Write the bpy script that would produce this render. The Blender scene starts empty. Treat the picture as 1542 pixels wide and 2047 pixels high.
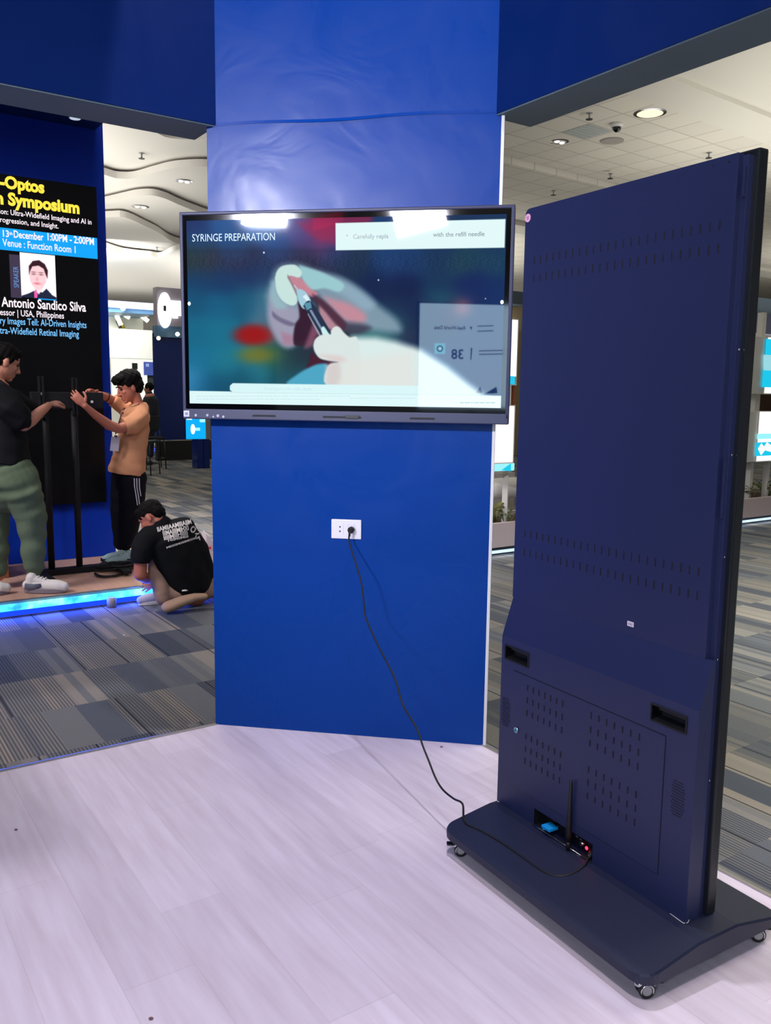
import bpy, bmesh, math, random
import numpy as np
from mathutils import Vector, Matrix
from mathutils.bvhtree import BVHTree
random.seed(7)
S = bpy.context.scene
COL = S.collection
PI = math.pi

# ------------------------------------------------------------------ camera
W_, H_, FPX = 1542, 2047, 1703.07
PITCH, ROLL, HC = math.radians(7.872), math.radians(0.738), 1.5
fw = Vector((0, math.cos(PITCH), -math.sin(PITCH)))
up0 = Vector((0, math.sin(PITCH), math.cos(PITCH)))
rt0 = Vector((1, 0, 0))
rt = rt0*math.cos(ROLL) + up0*math.sin(ROLL)
up = up0*math.cos(ROLL) - rt0*math.sin(ROLL)
CP = Vector((0, 0, HC))
cd = bpy.data.cameras.new('camera')
cam = bpy.data.objects.new('camera', cd)
COL.objects.link(cam)
cd.sensor_fit = 'VERTICAL'
cd.sensor_height = 24.0
cd.lens = FPX/H_*24.0
cd.clip_end = 200
m3 = Matrix((rt, up, -fw)).transposed()
cam.matrix_world = Matrix.Translation(CP) @ m3.to_4x4()
S.camera = cam

# ------------------------------------------------------------------ exposure, world
S.view_settings.view_transform = 'Standard'
S.view_settings.look = 'None'
S.view_settings.exposure = 0.0
S.view_settings.gamma = 1.0
S.view_settings.use_curve_mapping = False
wd = bpy.data.worlds.new('hall_air')
S.world = wd
wd.use_nodes = True
wd.node_tree.nodes['Background'].inputs[0].default_value = (0.80, 0.82, 0.80, 1)
wd.node_tree.nodes['Background'].inputs[1].default_value = 0.25


def area(name, loc, direction, sx, sy, power, color, spread=180):
    l = bpy.data.lights.new(name, 'AREA')
    l.shape = 'RECTANGLE'
    l.size, l.size_y = sx, sy
    l.energy = power
    l.color = color
    l.spread = math.radians(spread)
    o = bpy.data.objects.new(name, l)
    COL.objects.link(o)
    o.location = loc
    o.rotation_euler = Vector(direction).to_track_quat('-Z', 'Y').to_euler()
    return o


# added unseen fill lights facing up, brightening the white ceiling
UPW = (1.0, 0.98, 0.90)
for nm, loc, pw in (('upfill_right', (9, 13, 3.6), 400), ('upfill_far', (-1, 27, 3.2), 720), ('upfill_left', (-9, 14, 3.6), 620),
                    ('upfill_back', (0, -9, 3.6), 250), ('upfill_deep_left', (-22, 44, 3.0), 1500), ('upfill_deep', (0, 46, 3.0), 1500), ('upfill_far_left', (-12, 26, 3.2), 260), ('upfill_far_right', (16, 26, 3.4), 400)):
    area(nm, loc, (0, 0, 1), 9, 9, pw, UPW)
# ceiling daylight-white luminaires of the hall, out of view above and behind the booth, plus two added fills
area('hall_light_booth', (0.05, 2.62, 5.6), (0, 0, -1), 0.14, 0.14, 74, (0.90, 0.84, 1.0), 150)
area('booth_floor_fill', (-0.1, -0.6, 5.6), (0, 0, -1), 0.6, 0.6, 66, (1.0, 0.90, 0.98), 96)  # added unseen fill, brightens the near part of the platform floor
area('people_fill', (-5.2, 3.0, 4.6), (2.6, 4.0, -3.4), 1.6, 1.6, 85, (1.0, 0.93, 0.92), 90)  # added unseen fill aimed at the people by the left booth
area('hall_light_right', (5.6, 4.6, 5.6), (0, 0, -1), 3, 3, 400, (1.0, 0.97, 0.84), 96)
area('hall_light_left', (-3.6, 8.3, 5.6), (0, 0, -1), 3, 3, 330, (1.0, 0.92, 0.88), 90)

# ------------------------------------------------------------------ helpers


def lin(c):
    if isinstance(c, (tuple, list)):
        return tuple(lin(v) for v in c)
    c = c/255.0
    return c/12.92 if c <= 0.04045 else ((c+0.055)/1.055)**2.4


def ray(px, py):
    return fw + rt*((px-W_/2)/FPX) - up*((py-H_/2)/FPX)


def onz(px, py, z):
    d = ray(px, py)
    return CP + d*((z-HC)/d.z)


def onplane(px, py, p0, n):
    d = ray(px, py)
    return CP + d*((p0-CP).dot(n)/d.dot(n))


def Dv(a):
    a = math.radians(a)
    return Vector((-math.sin(a), math.cos(a), 0))


AA, BB = Dv(34.27), Dv(-55.73)


def ab(a, b, z=0.0):
    return AA*a + BB*b + Vector((0, 0, z))


def at(px, py, a):
    """point of the hall seen in the direction px,py on the vertical plane A = a"""
    return onplane(px, py, AA*a, AA)


def mat(name, col, rough=0.5, metal=0.0, emis=None, es=0.0, bump=0.0, bscale=60, var=0.0, vscale=4, spec=0.5, coat=0.0):
    m = bpy.data.materials.new(name)
    m.use_nodes = True
    nt = m.node_tree
    b = nt.nodes['Principled BSDF']
    b.inputs['Base Color'].default_value = (*lin(col), 1)
    b.inputs['Roughness'].default_value = rough
    b.inputs['Metallic'].default_value = metal
    b.inputs['Specular IOR Level'].default_value = spec
    b.inputs['Coat Weight'].default_value = coat
    b.inputs['Coat Roughness'].default_value = 0.05
    if emis:
        b.inputs['Emission Color'].default_value = (*lin(emis), 1)
        b.inputs['Emission Strength'].default_value = es
    tc = None
    if bump or var:
        tc = nt.nodes.new('ShaderNodeTexCoord')
    if bump:
        n = nt.nodes.new('ShaderNodeTexNoise')
        n.inputs['Scale'].default_value = bscale
        n.inputs['Detail'].default_value = 4
        bp = nt.nodes.new('ShaderNodeBump')
        bp.inputs['Strength'].default_value = bump
        bp.inputs['Distance'].default_value = 0.01
        nt.links.new(tc.outputs['Object'], n.inputs['Vector'])
        nt.links.new(n.outputs['Fac'], bp.inputs['Height'])
        nt.links.new(bp.outputs['Normal'], b.inputs['Normal'])
    if var:
        n = nt.nodes.new('ShaderNodeTexNoise')
        n.inputs['Scale'].default_value = vscale
        n.inputs['Detail'].default_value = 3
        mx = nt.nodes.new('ShaderNodeMix')
        mx.data_type = 'RGBA'
        c = lin(col)
        mx.inputs['A'].default_value = (*[v*(1-var) for v in c], 1)
        mx.inputs['B'].default_value = (*[min(1, v*(1+var)) for v in c], 1)
        nt.links.new(tc.outputs['Object'], n.inputs['Vector'])
        nt.links.new(n.outputs['Fac'], mx.inputs['Factor'])
        nt.links.new(mx.outputs['Result'], b.inputs['Base Color'])
    return m


def glow(name, col, s):
    return mat(name, (10, 10, 10), 0.4, emis=col, es=s)


class MB:
    """collects shapes, then links them as one mesh object"""

    def __init__(self):
        self.bm = bmesh.new()
        self.mats = []

    def mi(self, m):
        if m is None:
            return 0
        if m not in self.mats:
            self.mats.append(m)
        return self.mats.index(m)

    def face(self, pts, m=None, smooth=False):
        vs = [self.bm.verts.new(Vector(p)) for p in pts]
        f = self.bm.faces.new(vs)
        f.material_index = self.mi(m)
        f.smooth = smooth
        return f

    def box(self, lo, hi, m=None, bev=0.0, M=None, segs=2):
        lo, hi = Vector(lo), Vector(hi)
        c = (lo+hi)/2
        s = hi-lo
        r = bmesh.ops.create_cube(self.bm, size=1.0)
        vs = r['verts']
        for v in vs:
            v.co = Vector((v.co.x*s.x+c.x, v.co.y*s.y+c.y, v.co.z*s.z+c.z))
        fs = set(f for v in vs for f in v.link_faces)
        i = self.mi(m)
        for f in fs:
            f.material_index = i
        if bev > 0:
            es = set(e for v in vs for e in v.link_edges)
            g = bmesh.ops.bevel(self.bm, geom=list(es), offset=bev, segments=segs, affect='EDGES', profile=0.6)
            vs = list(set(v for f in g['faces'] for v in f.verts) | set(v for v in vs if v.is_valid))
            for f in set(f for v in vs for f in v.link_faces):
                f.material_index = i
        if M is not None:
            bmesh.ops.transform(self.bm, matrix=M, verts=[v for v in vs if v.is_valid])
        return self

    def prism(self, poly, z0, z1, m=None):
        """poly: list of (x,y), extruded in z"""
        n = len(poly)
        a = [self.bm.verts.new((p[0], p[1], z0)) for p in poly]
        b = [self.bm.verts.new((p[0], p[1], z1)) for p in poly]
        i = self.mi(m)
        fs = [self.bm.faces.new(b), self.bm.faces.new(a[::-1])]
        for k in range(n):
            fs.append(self.bm.faces.new((a[k], a[(k+1) % n], b[(k+1) % n], b[k])))
        for f in fs:
            f.material_index = i
        return self

    def extr(self, pts, vec, m=None):
        """3d polygon extruded along vec"""
        vec = Vector(vec)
        n = len(pts)
        a = [self.bm.verts.new(Vector(p)) for p in pts]
        b = [self.bm.verts.new(Vector(p)+vec) for p in pts]
        i = self.mi(m)
        fs = [self.bm.faces.new(b), self.bm.faces.new(a[::-1])]
        for k in range(n):
            fs.append(self.bm.faces.new((a[k], a[(k+1) % n], b[(k+1) % n], b[k])))
        for f in fs:
            f.material_index = i
        return self

    def tube(self, pts, rad, m=None, seg=12, flat=None, cap=True, round_ends=False):
        """swept tube; rad a number or list; flat=(axis vector, factor) squeezes the section along axis"""
        pts = [Vector(p) for p in pts]
        n = len(pts)
        rads = list(rad) if isinstance(rad, (list, tuple)) else [rad]*n
        if round_ends:
            d0 = (pts[0]-pts[1]).normalized()
            d1 = (pts[-1]-pts[-2]).normalized()
            pre, prer, post, postr = [], [], [], []
            for t in (1.0, 0.9, 0.65, 0.35):
                pre.append(pts[0]+d0*rads[0]*t)
                prer.append(rads[0]*math.sqrt(max(0.0025, 1-t*t)))
                post.insert(0, pts[-1]+d1*rads[-1]*t)
                postr.insert(0, rads[-1]*math.sqrt(max(0.0025, 1-t*t)))
            pts = pre+pts+post
            rads = prer+rads+postr
            n = len(pts)
        rings = []
        prevx = None
        i = self.mi(m)
        for k in range(n):
            if k == 0:
                t = pts[1]-pts[0]
            elif k == n-1:
                t = pts[-1]-pts[-2]
            else:
                t = (pts[k+1]-pts[k]).normalized()+(pts[k]-pts[k-1]).normalized()
            t = t.normalized() if t.length > 1e-9 else Vector((0, 0, 1))
            if prevx is None:
                ref = Vector((0, 0, 1)) if abs(t.z) < 0.9 else Vector((1, 0, 0))
                x = t.cross(ref).normalized()
            else:
                x = (prevx-t*prevx.dot(t))
                x = x.normalized() if x.length > 1e-6 else t.orthogonal().normalized()
            prevx = x
            y = t.cross(x)
            ring = []
            for s in range(seg):
                a = 2*PI*s/seg
                o = (x*math.cos(a)+y*math.sin(a))*rads[k]
                if flat:
                    ax = flat[0]
                    o = o+ax*(o.dot(ax))*(flat[1]-1)
                ring.append(self.bm.verts.new(pts[k]+o))
            rings.append(ring)
        for k in range(n-1):
            for s in range(seg):
                f = self.bm.faces.new((rings[k][s], rings[k][(s+1) % seg], rings[k+1][(s+1) % seg], rings[k+1][s]))
                f.material_index = i
                f.smooth = True
        if cap:
            for f in (self.bm.faces.new(rings[0][::-1]), self.bm.faces.new(rings[-1])):
                f.material_index = i
        return self

    def ell(self, c, r, m=None, M=None, seg=20):
        c = Vector(c)
        q = bmesh.ops.create_uvsphere(self.bm, u_segments=seg, v_segments=max(8, seg//2), radius=1.0)
        vs = q['verts']
        R = M.to_3x3() if M is not None else Matrix.Identity(3)
        for v in vs:
            v.co = c + R @ Vector((v.co.x*r[0], v.co.y*r[1], v.co.z*r[2]))
        i = self.mi(m)
        for f in set(f for v in vs for f in v.link_faces):
            f.material_index = i
            f.smooth = True
        return self

    def cyl(self, p0, p1, r, m=None, seg=20, r1=None):
        return self.tube([p0, p1], [r, r if r1 is None else r1], m, seg)

    def text(self, s, org, ex, ey, size, m=None, bold=0.0, align='LEFT', stretch=1.0, ext=0.0, up_off=0.0):
        me = text_mesh(s, bold, align)
        ex, ey = Vector(ex).normalized(), Vector(ey).normalized()
        nz = ex.cross(ey)
        i = self.mi(m)
        vm = {}
        for v in me.vertices:
            p = Vector(org)+ex*(v.co.x*size*stretch)+ey*(v.co.y*size)+nz*(0.0008+up_off)
            vm[v.index] = self.bm.verts.new(p)
        for p in me.polygons:
            try:
                f = self.bm.faces.new([vm[k] for k in p.vertices])
                f.material_index = i
            except ValueError:
                pass
        return self

    def build(self, name, parent=None, loc=None, rz=None, autosmooth=None, doubles=False, bevel=0.0):
        if doubles:
            bmesh.ops.remove_doubles(self.bm, verts=self.bm.verts, dist=1e-5)
        bmesh.ops.recalc_face_normals(self.bm, faces=self.bm.faces) if doubles else None
        me = bpy.data.meshes.new(name)
        self.bm.to_mesh(me)
        self.bm.free()
        for m in self.mats:
            me.materials.append(m)
        o = bpy.data.objects.new(name, me)
        COL.objects.link(o)
        if parent is not None:
            o.parent = parent
        if loc is not None:
            o.location = loc
        if rz is not None:
            o.rotation_euler = (0, 0, rz)
        if bevel:
            md = o.modifiers.new('bevel', 'BEVEL')
            md.width = bevel
            md.segments = 2
            md.limit_method = 'ANGLE'
        return o


_tc = {}


def text_mesh(s, bold, align):
    k = (s, bold, align)
    if k not in _tc:
        cu = bpy.data.curves.new('lettering', 'FONT')
        cu.body = s
        cu.size = 1.0
        cu.offset = bold
        cu.align_x = align
        cu.resolution_u = 3
        o = bpy.data.objects.new('lettering', cu)
        COL.objects.link(o)
        dg = bpy.context.evaluated_depsgraph_get()
        _tc[k] = bpy.data.meshes.new_from_object(o.evaluated_get(dg))
        bpy.data.objects.remove(o)
    return _tc[k]


def tag(o, label=None, cat=None, group=None, kind=None):
    for k, v in (('label', label), ('category', cat), ('group', group), ('kind', kind)):
        if v:
            o[k] = v
    return o


def empty(name, loc, rz=0.0):
    o = bpy.data.objects.new(name, None)
    COL.objects.link(o)
    o.location = loc
    o.rotation_euler = (0, 0, rz)
    o.empty_display_size = 0.1
    return o


def copy_tree(o, parent=None):
    c = o.copy()
    COL.objects.link(c)
    if parent is not None:
        c.parent = parent
    for ch in list(o.children):
        copy_tree(ch, c)
    return c


def struct(mb, name, **k):
    return tag(mb.build(name, **k), kind='structure')

# ------------------------------------------------------------------ materials
M_frame = mat('dark_navy_metal', (30, 34, 56), 0.42, bump=0.05, bscale=400)
M_kiosk = mat('kiosk_powder_coat', (32, 40, 78), 0.45, bump=0.06, bscale=500, var=0.06, vscale=3)
M_kiosk_in = mat('kiosk_dark', (8, 9, 18), 0.6)
M_black = mat('black_plastic', (12, 12, 15), 0.45)
M_rubber = mat('black_rubber', (10, 10, 11), 0.6)
M_glossblack = mat('gloss_black', (6, 7, 12), 0.08)
M_chrome = mat('chrome', (205, 205, 212), 0.18, 1.0)
M_white = mat('white_plastic', (232, 228, 238), 0.35)
M_hole = mat('hole_dark', (15, 12, 25), 0.7)
M_alu = mat('aluminium_trim', (176, 174, 170), 0.32, 0.85, bump=0.04, bscale=120)
M_whitepaint = mat('white_lacquer', (222, 222, 220), 0.4)
M_grey = mat('grey_paint', (150, 150, 150), 0.5)


def blue_sticker(name, col, rough, crease=0.0, coat=0.0, spec=0.4):
    """vinyl wrapped panel: faint wrinkles and smudges"""
    m = mat(name, col, rough, coat=coat, spec=spec)
    nt = m.node_tree
    b = nt.nodes['Principled BSDF']
    tc = nt.nodes.new('ShaderNodeTexCoord')
    n = nt.nodes.new('ShaderNodeTexNoise')
    n.inputs['Scale'].default_value = 3.0
    n.inputs['Detail'].default_value = 3
    n.inputs['Distortion'].default_value = 1.2
    n2 = nt.nodes.new('ShaderNodeTexNoise')
    n2.inputs['Scale'].default_value = 240
    ad = nt.nodes.new('ShaderNodeMath')
    ad.operation = 'MULTIPLY_ADD'
    ad.inputs[1].default_value = 0.04
    bp = nt.nodes.new('ShaderNodeBump')
    bp.inputs['Strength'].default_value = 0.25+crease
    bp.inputs['Distance'].default_value = 0.012
    nt.links.new(tc.outputs['Object'], n.inputs['Vector'])
    nt.links.new(tc.outputs['Object'], n2.inputs['Vector'])
    nt.links.new(n2.outputs['Fac'], ad.inputs[0])
    nt.links.new(n.outputs['Fac'], ad.inputs[2])
    nt.links.new(ad.outputs[0], bp.inputs['Height'])
    nt.links.new(bp.outputs['Normal'], b.inputs['Normal'])
    mp = nt.nodes.new('ShaderNodeMapRange')
    mp.inputs['From Min'].default_value = 0.3
    mp.inputs['From Max'].default_value = 0.7
    mp.inputs['To Min'].default_value = rough-0.05
    mp.inputs['To Max'].default_value = rough+0.08
    nt.links.new(n.outputs['Fac'], mp.inputs['Value'])
    nt.links.new(mp.outputs['Result'], b.inputs['Roughness'])
    return m


M_pillar = blue_sticker('pillar_blue_vinyl', (2, 58, 142), 0.28, spec=0.13)
M_beam = blue_sticker('beam_navy_vinyl', (2, 32, 92), 0.5, spec=0.15)
M_soffit = mat('beam_underside_board', (92, 108, 118), 0.6, var=0.12, vscale=2)
M_wallblue = blue_sticker('left_booth_blue', (8, 50, 170), 0.5, spec=0.15)


def nodes(m):
    nt = m.node_tree
    return nt, nt.nodes['Principled BSDF']


def math_n(nt, op, a, b=None, c=None):
    n = nt.nodes.new('ShaderNodeMath')
    n.operation = op
    for i, v in enumerate((a, b, c)):
        if v is None:
            continue
        if isinstance(v, (int, float)):
            n.inputs[i].default_value = v
        else:
            nt.links.new(v, n.inputs[i])
    return n.outputs[0]


def ab_coords(nt):
    """object coordinates (the floors are built in a frame turned to the booth axes)"""
    tc = nt.nodes.new('ShaderNodeTexCoord')
    sp = nt.nodes.new('ShaderNodeSeparateXYZ')
    nt.links.new(tc.outputs['Object'], sp.inputs[0])
    return sp.outputs[0], sp.outputs[1]


def white(nt, x, y=None, z=None):
    cb = nt.nodes.new('ShaderNodeCombineXYZ')
    for i, v in enumerate((x, y, z)):
        if v is None:
            continue
        if isinstance(v, (int, float)):
            cb.inputs[i].default_value = v
        else:
            nt.links.new(v, cb.inputs[i])
    w = nt.nodes.new('ShaderNodeTexWhiteNoise')
    w.noise_dimensions = '3D'
    nt.links.new(cb.outputs[0], w.inputs['Vector'])
    return w.outputs['Value']


def ramp(nt, fac, stops, interp='LINEAR'):
    r = nt.nodes.new('ShaderNodeValToRGB')
    r.color_ramp.interpolation = interp
    els = r.color_ramp.elements
    while len(els) < len(stops):
        els.new(0.5)
    for e, (p, c) in zip(els, stops):
        e.position = p
        e.color = (*lin(c), 1)
    nt.links.new(fac, r.inputs[0])
    return r.outputs[0]


def mixc(nt, f, a, b, mode='MIX'):
    mx = nt.nodes.new('ShaderNodeMix')
    mx.data_type = 'RGBA'
    mx.blend_type = mode
    for k, v in (('Factor', f), ('A', a), ('B', b)):
        if isinstance(v, (int, float)):
            mx.inputs[k].default_value = v
        elif isinstance(v, tuple):
            mx.inputs[k].default_value = (*lin(v), 1)
        else:
            nt.links.new(v, mx.inputs[k])
    return mx.outputs['Result']


def carpet_mat():
    m = mat('striped_carpet_tiles', (90, 90, 92), 0.95, spec=0.15)
    nt, b = nodes(m)
    x, y = ab_coords(nt)          # x across the stripes, y along them
    row = math_n(nt, 'FLOOR', math_n(nt, 'DIVIDE', y, 0.55))
    # wide bands of different width inside every tile row
    xs = math_n(nt, 'ADD', x, math_n(nt, 'MULTIPLY', white(nt, row, 3.0), 0.11))
    band = math_n(nt, 'FLOOR', math_n(nt, 'DIVIDE', xs, 0.165))
    w1 = white(nt, band, row, 1.0)
    half = math_n(nt, 'FLOOR', math_n(nt, 'DIVIDE', xs, 0.045))
    w2 = white(nt, half, row, 5.0)
    sel = math_n(nt, 'GREATER_THAN', white(nt, band, row, 9.0), 0.42)
    w = math_n(nt, 'ADD', math_n(nt, 'MULTIPLY', w1, 0.58), math_n(nt, 'MULTIPLY', math_n(nt, 'MULTIPLY', w2, sel), 0.38))
    base = ramp(nt, w, [(0.0, (72, 78, 90)), (0.3, (98, 102, 108)), (0.55, (122, 121, 118)), (0.85, (144, 137, 128)), (1.0, (158, 150, 140))])
    # fine pin stripes in about half of the bands
    fr = math_n(nt, 'FRACT', math_n(nt, 'DIVIDE', x, 0.0165))
    pin = math_n(nt, 'GREATER_THAN', fr, 0.55)
    str_ = math_n(nt, 'GREATER_THAN', white(nt, band, row, 21.0), 0.45)
    amt = math_n(nt, 'MULTIPLY', math_n(nt, 'MULTIPLY', pin, str_), 0.62)
    c2 = mixc(nt, amt, base, (42, 46, 56))
    # few bold dark lines
    l1 = math_n(nt, 'LESS_THAN', math_n(nt, 'FRACT', math_n(nt, 'DIVIDE', x, 0.253)), 0.04)
    l2 = math_n(nt, 'MULTIPLY', l1, math_n(nt, 'GREATER_THAN', white(nt, row, band, 33.0), 0.4))
    c3 = mixc(nt, math_n(nt, 'MULTIPLY', l2, 0.8), c2, (28, 32, 42))
    tc = nt.nodes.new('ShaderNodeTexCoord')
    n = nt.nodes.new('ShaderNodeTexNoise')
    n.inputs['Scale'].default_value = 300
    nt.links.new(tc.outputs['Object'], n.inputs['Vector'])
    c4 = mixc(nt, 0.18, c3, n.outputs['Color'], 'OVERLAY')
    nt.links.new(c4, b.inputs['Base Color'])
    bp = nt.nodes.new('ShaderNodeBump')
    bp.inputs['Strength'].default_value = 0.5
    bp.inputs['Distance'].default_value = 0.004
    nt.links.new(math_n(nt, 'ADD', math_n(nt, 'MULTIPLY', pin, 0.5), n.outputs['Fac']), bp.inputs['Height'])
    nt.links.new(bp.outputs['Normal'], b.inputs['Normal'])
    return m


def laminate_mat(name, tone, rough):
    """pale wood laminate, long boards running along the booth axis, faint stains"""
    m = mat(name, tone, rough)
    nt, b = nodes(m)
    x, y = ab_coords(nt)
    pl = math_n(nt, 'FLOOR', math_n(nt, 'DIVIDE', x, 0.19))
    yo = math_n(nt, 'ADD', y, math_n(nt, 'MULTIPLY', white(nt, pl, 1.0), 1.2))
    pr = math_n(nt, 'FLOOR', math_n(nt, 'DIVIDE', yo, 1.25))
    w = white(nt, pl, pr, 2.0)
    base = ramp(nt, w, [(0, tuple(int(v*0.965) for v in tone)), (1, tuple(min(255, int(v*1.02)) for v in tone))])
    tc = nt.nodes.new('ShaderNodeTexCoord')
    mp = nt.nodes.new('ShaderNodeMapping')
    mp.inputs['Scale'].default_value = (14, 1.2, 1)
    nt.links.new(tc.outputs['Object'], mp.inputs[0])
    n = nt.nodes.new('ShaderNodeTexNoise')
    n.inputs['Scale'].default_value = 2.0
    n.inputs['Detail'].default_value = 6
    nt.links.new(mp.outputs[0], n.inputs['Vector'])
    g = ramp(nt, n.outputs['Fac'], [(0.3, (232, 226, 226)), (0.7, (255, 255, 255))])
    c = mixc(nt, 0.8, base, g, 'MULTIPLY')
    gx = math_n(nt, 'LESS_THAN', math_n(nt, 'FRACT', math_n(nt, 'DIVIDE', x, 0.19)), 0.012)
    gy = math_n(nt, 'LESS_THAN', math_n(nt, 'FRACT', math_n(nt, 'DIVIDE', yo, 1.25)), 0.0022)
    gap = math_n(nt, 'MAXIMUM', gx, gy)
    c = mixc(nt, math_n(nt, 'MULTIPLY', gap, 0.22), c, (150, 135, 140))
    n3 = nt.nodes.new('ShaderNodeTexNoise')
    n3.inputs['Scale'].default_value = 5.0
    n3.inputs['Detail'].default_value = 5
    nt.links.new(tc.outputs['Object'], n3.inputs['Vector'])
    st = ramp(nt, n3.outputs['Fac'], [(0.70, (0, 0, 0)), (0.80, (60, 60, 60))])
    c = mixc(nt, st, c, (140, 105, 120))
    nt.links.new(c, b.inputs['Base Color'])
    r = nt.nodes.new('ShaderNodeMapRange')
    r.inputs['To Min'].default_value = rough-0.04
    r.inputs['To Max'].default_value = rough+0.1
    nt.links.new(n3.outputs['Fac'], r.inputs['Value'])
    nt.links.new(r.outputs[0], b.inputs['Roughness'])
    return m


def tile_ceiling_mat(name, per, a0, b0, tone):
    m = mat(name, tone, 0.9, spec=0.1)
    nt, b = nodes(m)
    x, y = ab_coords(nt)
    fx = math_n(nt, 'FRACT', math_n(nt, 'DIVIDE', math_n(nt, 'SUBTRACT', x, b0), per))
    fy = math_n(nt, 'FRACT', math_n(nt, 'DIVIDE', math_n(nt, 'SUBTRACT', y, a0), per))
    gx = math_n(nt, 'LESS_THAN', math_n(nt, 'ABSOLUTE', math_n(nt, 'SUBTRACT', fx, 0.5)), 0.48)
    gy = math_n(nt, 'LESS_THAN', math_n(nt, 'ABSOLUTE', math_n(nt, 'SUBTRACT', fy, 0.5)), 0.48)
    inside = math_n(nt, 'MULTIPLY', gx, gy)
    w = white(nt, math_n(nt, 'FLOOR', math_n(nt, 'DIVIDE', math_n(nt, 'SUBTRACT', x, b0), per)),
              math_n(nt, 'FLOOR', math_n(nt, 'DIVIDE', math_n(nt, 'SUBTRACT', y, a0), per)), 4.0)
    t = ramp(nt, w, [(0, tuple(int(v*0.97) for v in tone)), (1, tone)])
    c = mixc(nt, inside, tuple(int(v*0.84) for v in tone), t)
    nt.links.new(c, b.inputs['Base Color'])
    return m


M_carpet = carpet_mat()
M_lam = laminate_mat('white_wood_laminate', (224, 214, 228), 0.42)
M_lam2 = laminate_mat('left_booth_laminate', (196, 158, 140), 0.4)
M_plaster = mat('ceiling_plaster', (214, 210, 200), 0.9, spec=0.1)
M_plaster2 = mat('ceiling_cloud_board', (222, 218, 212), 0.85, spec=0.1)
CZ = 5.9
CA, CB = Dv(37.5), Dv(-52.5)
M_tile = tile_ceiling_mat('ceiling_tiles', 0.63, 8.33, 11.46, (218, 212, 200))

RZ_AB = math.radians(34.27)
RZ_C = math.radians(37.5)

# ------------------------------------------------------------------ floors
mb = MB()
mb.box((-30, -14, -0.32), (48, 60, -0.12), M_carpet)
struct(mb, 'floor', rz=RZ_AB)

PA, PB = 3.50, 2.345            # far edge (A) and right edge (B) of the booth platform
mb = MB()
mb.box((-3.4, -3.2, -0.119), (PB, PA, 0.0), M_lam)
struct(mb, 'floor_platform', rz=RZ_AB)


def edge_trim(p0, p1, out):
    """aluminium L profile along a platform edge"""
    p0, p1, out = Vector(p0), Vector(p1), Vector(out)
    prof = [(-0.012, 0.0005), (-0.012, 0.004), (0.0, 0.004), (0.028, -0.004), (0.040, -0.022), (0.040, -0.1185), (0.001, -0.1185), (0.001, 0.0005)]
    b = MB()
    b.extr([p0+out*x+Vector((0, 0, z)) for x, z in prof], p1-p0, M_alu)
    return b


struct(edge_trim((-3.4, PA, 0), (PB+0.04, PA, 0), (0, 1, 0)), 'trim_1', rz=RZ_AB)
struct(edge_trim((PB, -3.2, 0), (PB, PA, 0), (1, 0, 0)), 'trim_2', rz=RZ_AB)

# ------------------------------------------------------------------ chamfered pillar and beams
pL = onz(433, 1448, 0)
pR = onz(963, 1490, 0)
PD = (pR-pL).normalized()
PN = Vector((PD.y, -PD.x, 0))            # towards the viewer
RZ_P = math.atan2(PD.y, PD.x)
PWID = 1.215
BH = 2.592                                # underside of the beams
TOP = 3.7


def pil(u, off, z):
    return pL + PD*u + PN*off + Vector((0, 0, z))


mb = MB()
corner = AA*PA+BB*PB
cl = Matrix.Rotation(-RZ_P, 3, 'Z') @ (corner-pL)
mb.prism([(-0.004, 0.0), (PWID-0.006, 0.0), (PWID-0.006, 0.03), (cl.x, cl.y), (-0.004, 0.03)], 0.001, BH+0.012, M_pillar)
# the wrapped sheet is seamed: the upper sheet starts here with a slightly lifted edge
n_ = 26
for k in range(n_):
    u0 = 0.02+k*(PWID-0.05)/n_
    u1 = 0.02+(k+1)*(PWID-0.05)/n_

    def zz(u):
        return BH-0.006+0.012*u+0.004*math.sin(u*9)

    def oo(u):
        return 0.001+0.0022*max(0, math.sin(u*3.1-0.2))**2
    mb.face([(u0, -oo(u0), zz(u0)), (u1, -oo(u1), zz(u1)), (u1, -0.0008, zz(u1)+0.012), (u0, -0.0008, zz(u0)+0.012)], M_pillar, True)
mb.box((0.03, 0.0, BH+0.012), (PWID-0.02, 0.05, TOP), M_pillar)
struct(mb, 'wall_center', loc=pL, rz=RZ_P)
mb = MB()
mb.box((PWID-0.006, -0.004, 0.0), (PWID+0.006, 0.026, BH), M_whitepaint)
struct(mb, 'trim_3', loc=pL, rz=RZ_P)

bl = 1.424+0.02                           # where the left beam meets the pillar
mb = MB()
mb.box((-3.4, 3.468, BH), (1.489, 3.70, TOP), M_beam)
mb.box((-3.4, 3.472, BH-0.006), (1.489, 3.70, BH-0.0005), M_soffit)
struct(mb, 'wall_left_beam', rz=RZ_AB)
mb = MB()
mb.box((2.322, -3.2, BH), (2.53, 2.672, TOP), M_beam)
mb.box((2.325, -3.2, BH-0.006), (2.53, 2.70, BH-0.0005), M_soffit)
struct(mb, 'wall_right_beam', rz=RZ_AB)
mb = MB()
mb.box((-3.4, 2.34, TOP+0.001), (1.218, 3.70, TOP+0.03), M_soffit)  # added unseen panel, blocks the booth light to shade the left floor
struct(mb, 'shade_panel', rz=RZ_AB)
# far beams of the booth behind the camera and its two back posts
mb = MB()
mb.box((-3.4, -3.4, BH), (2.53, -3.2, TOP), M_beam)
struct(mb, 'wall_back_beam', rz=RZ_AB)
mb = MB()
mb.box((-3.4, -3.4, 0.001), (-2.2, -3.2, BH), M_beam)
struct(mb, 'wall_back', rz=RZ_AB)

# ------------------------------------------------------------------ ceiling
mb = MB()
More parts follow.
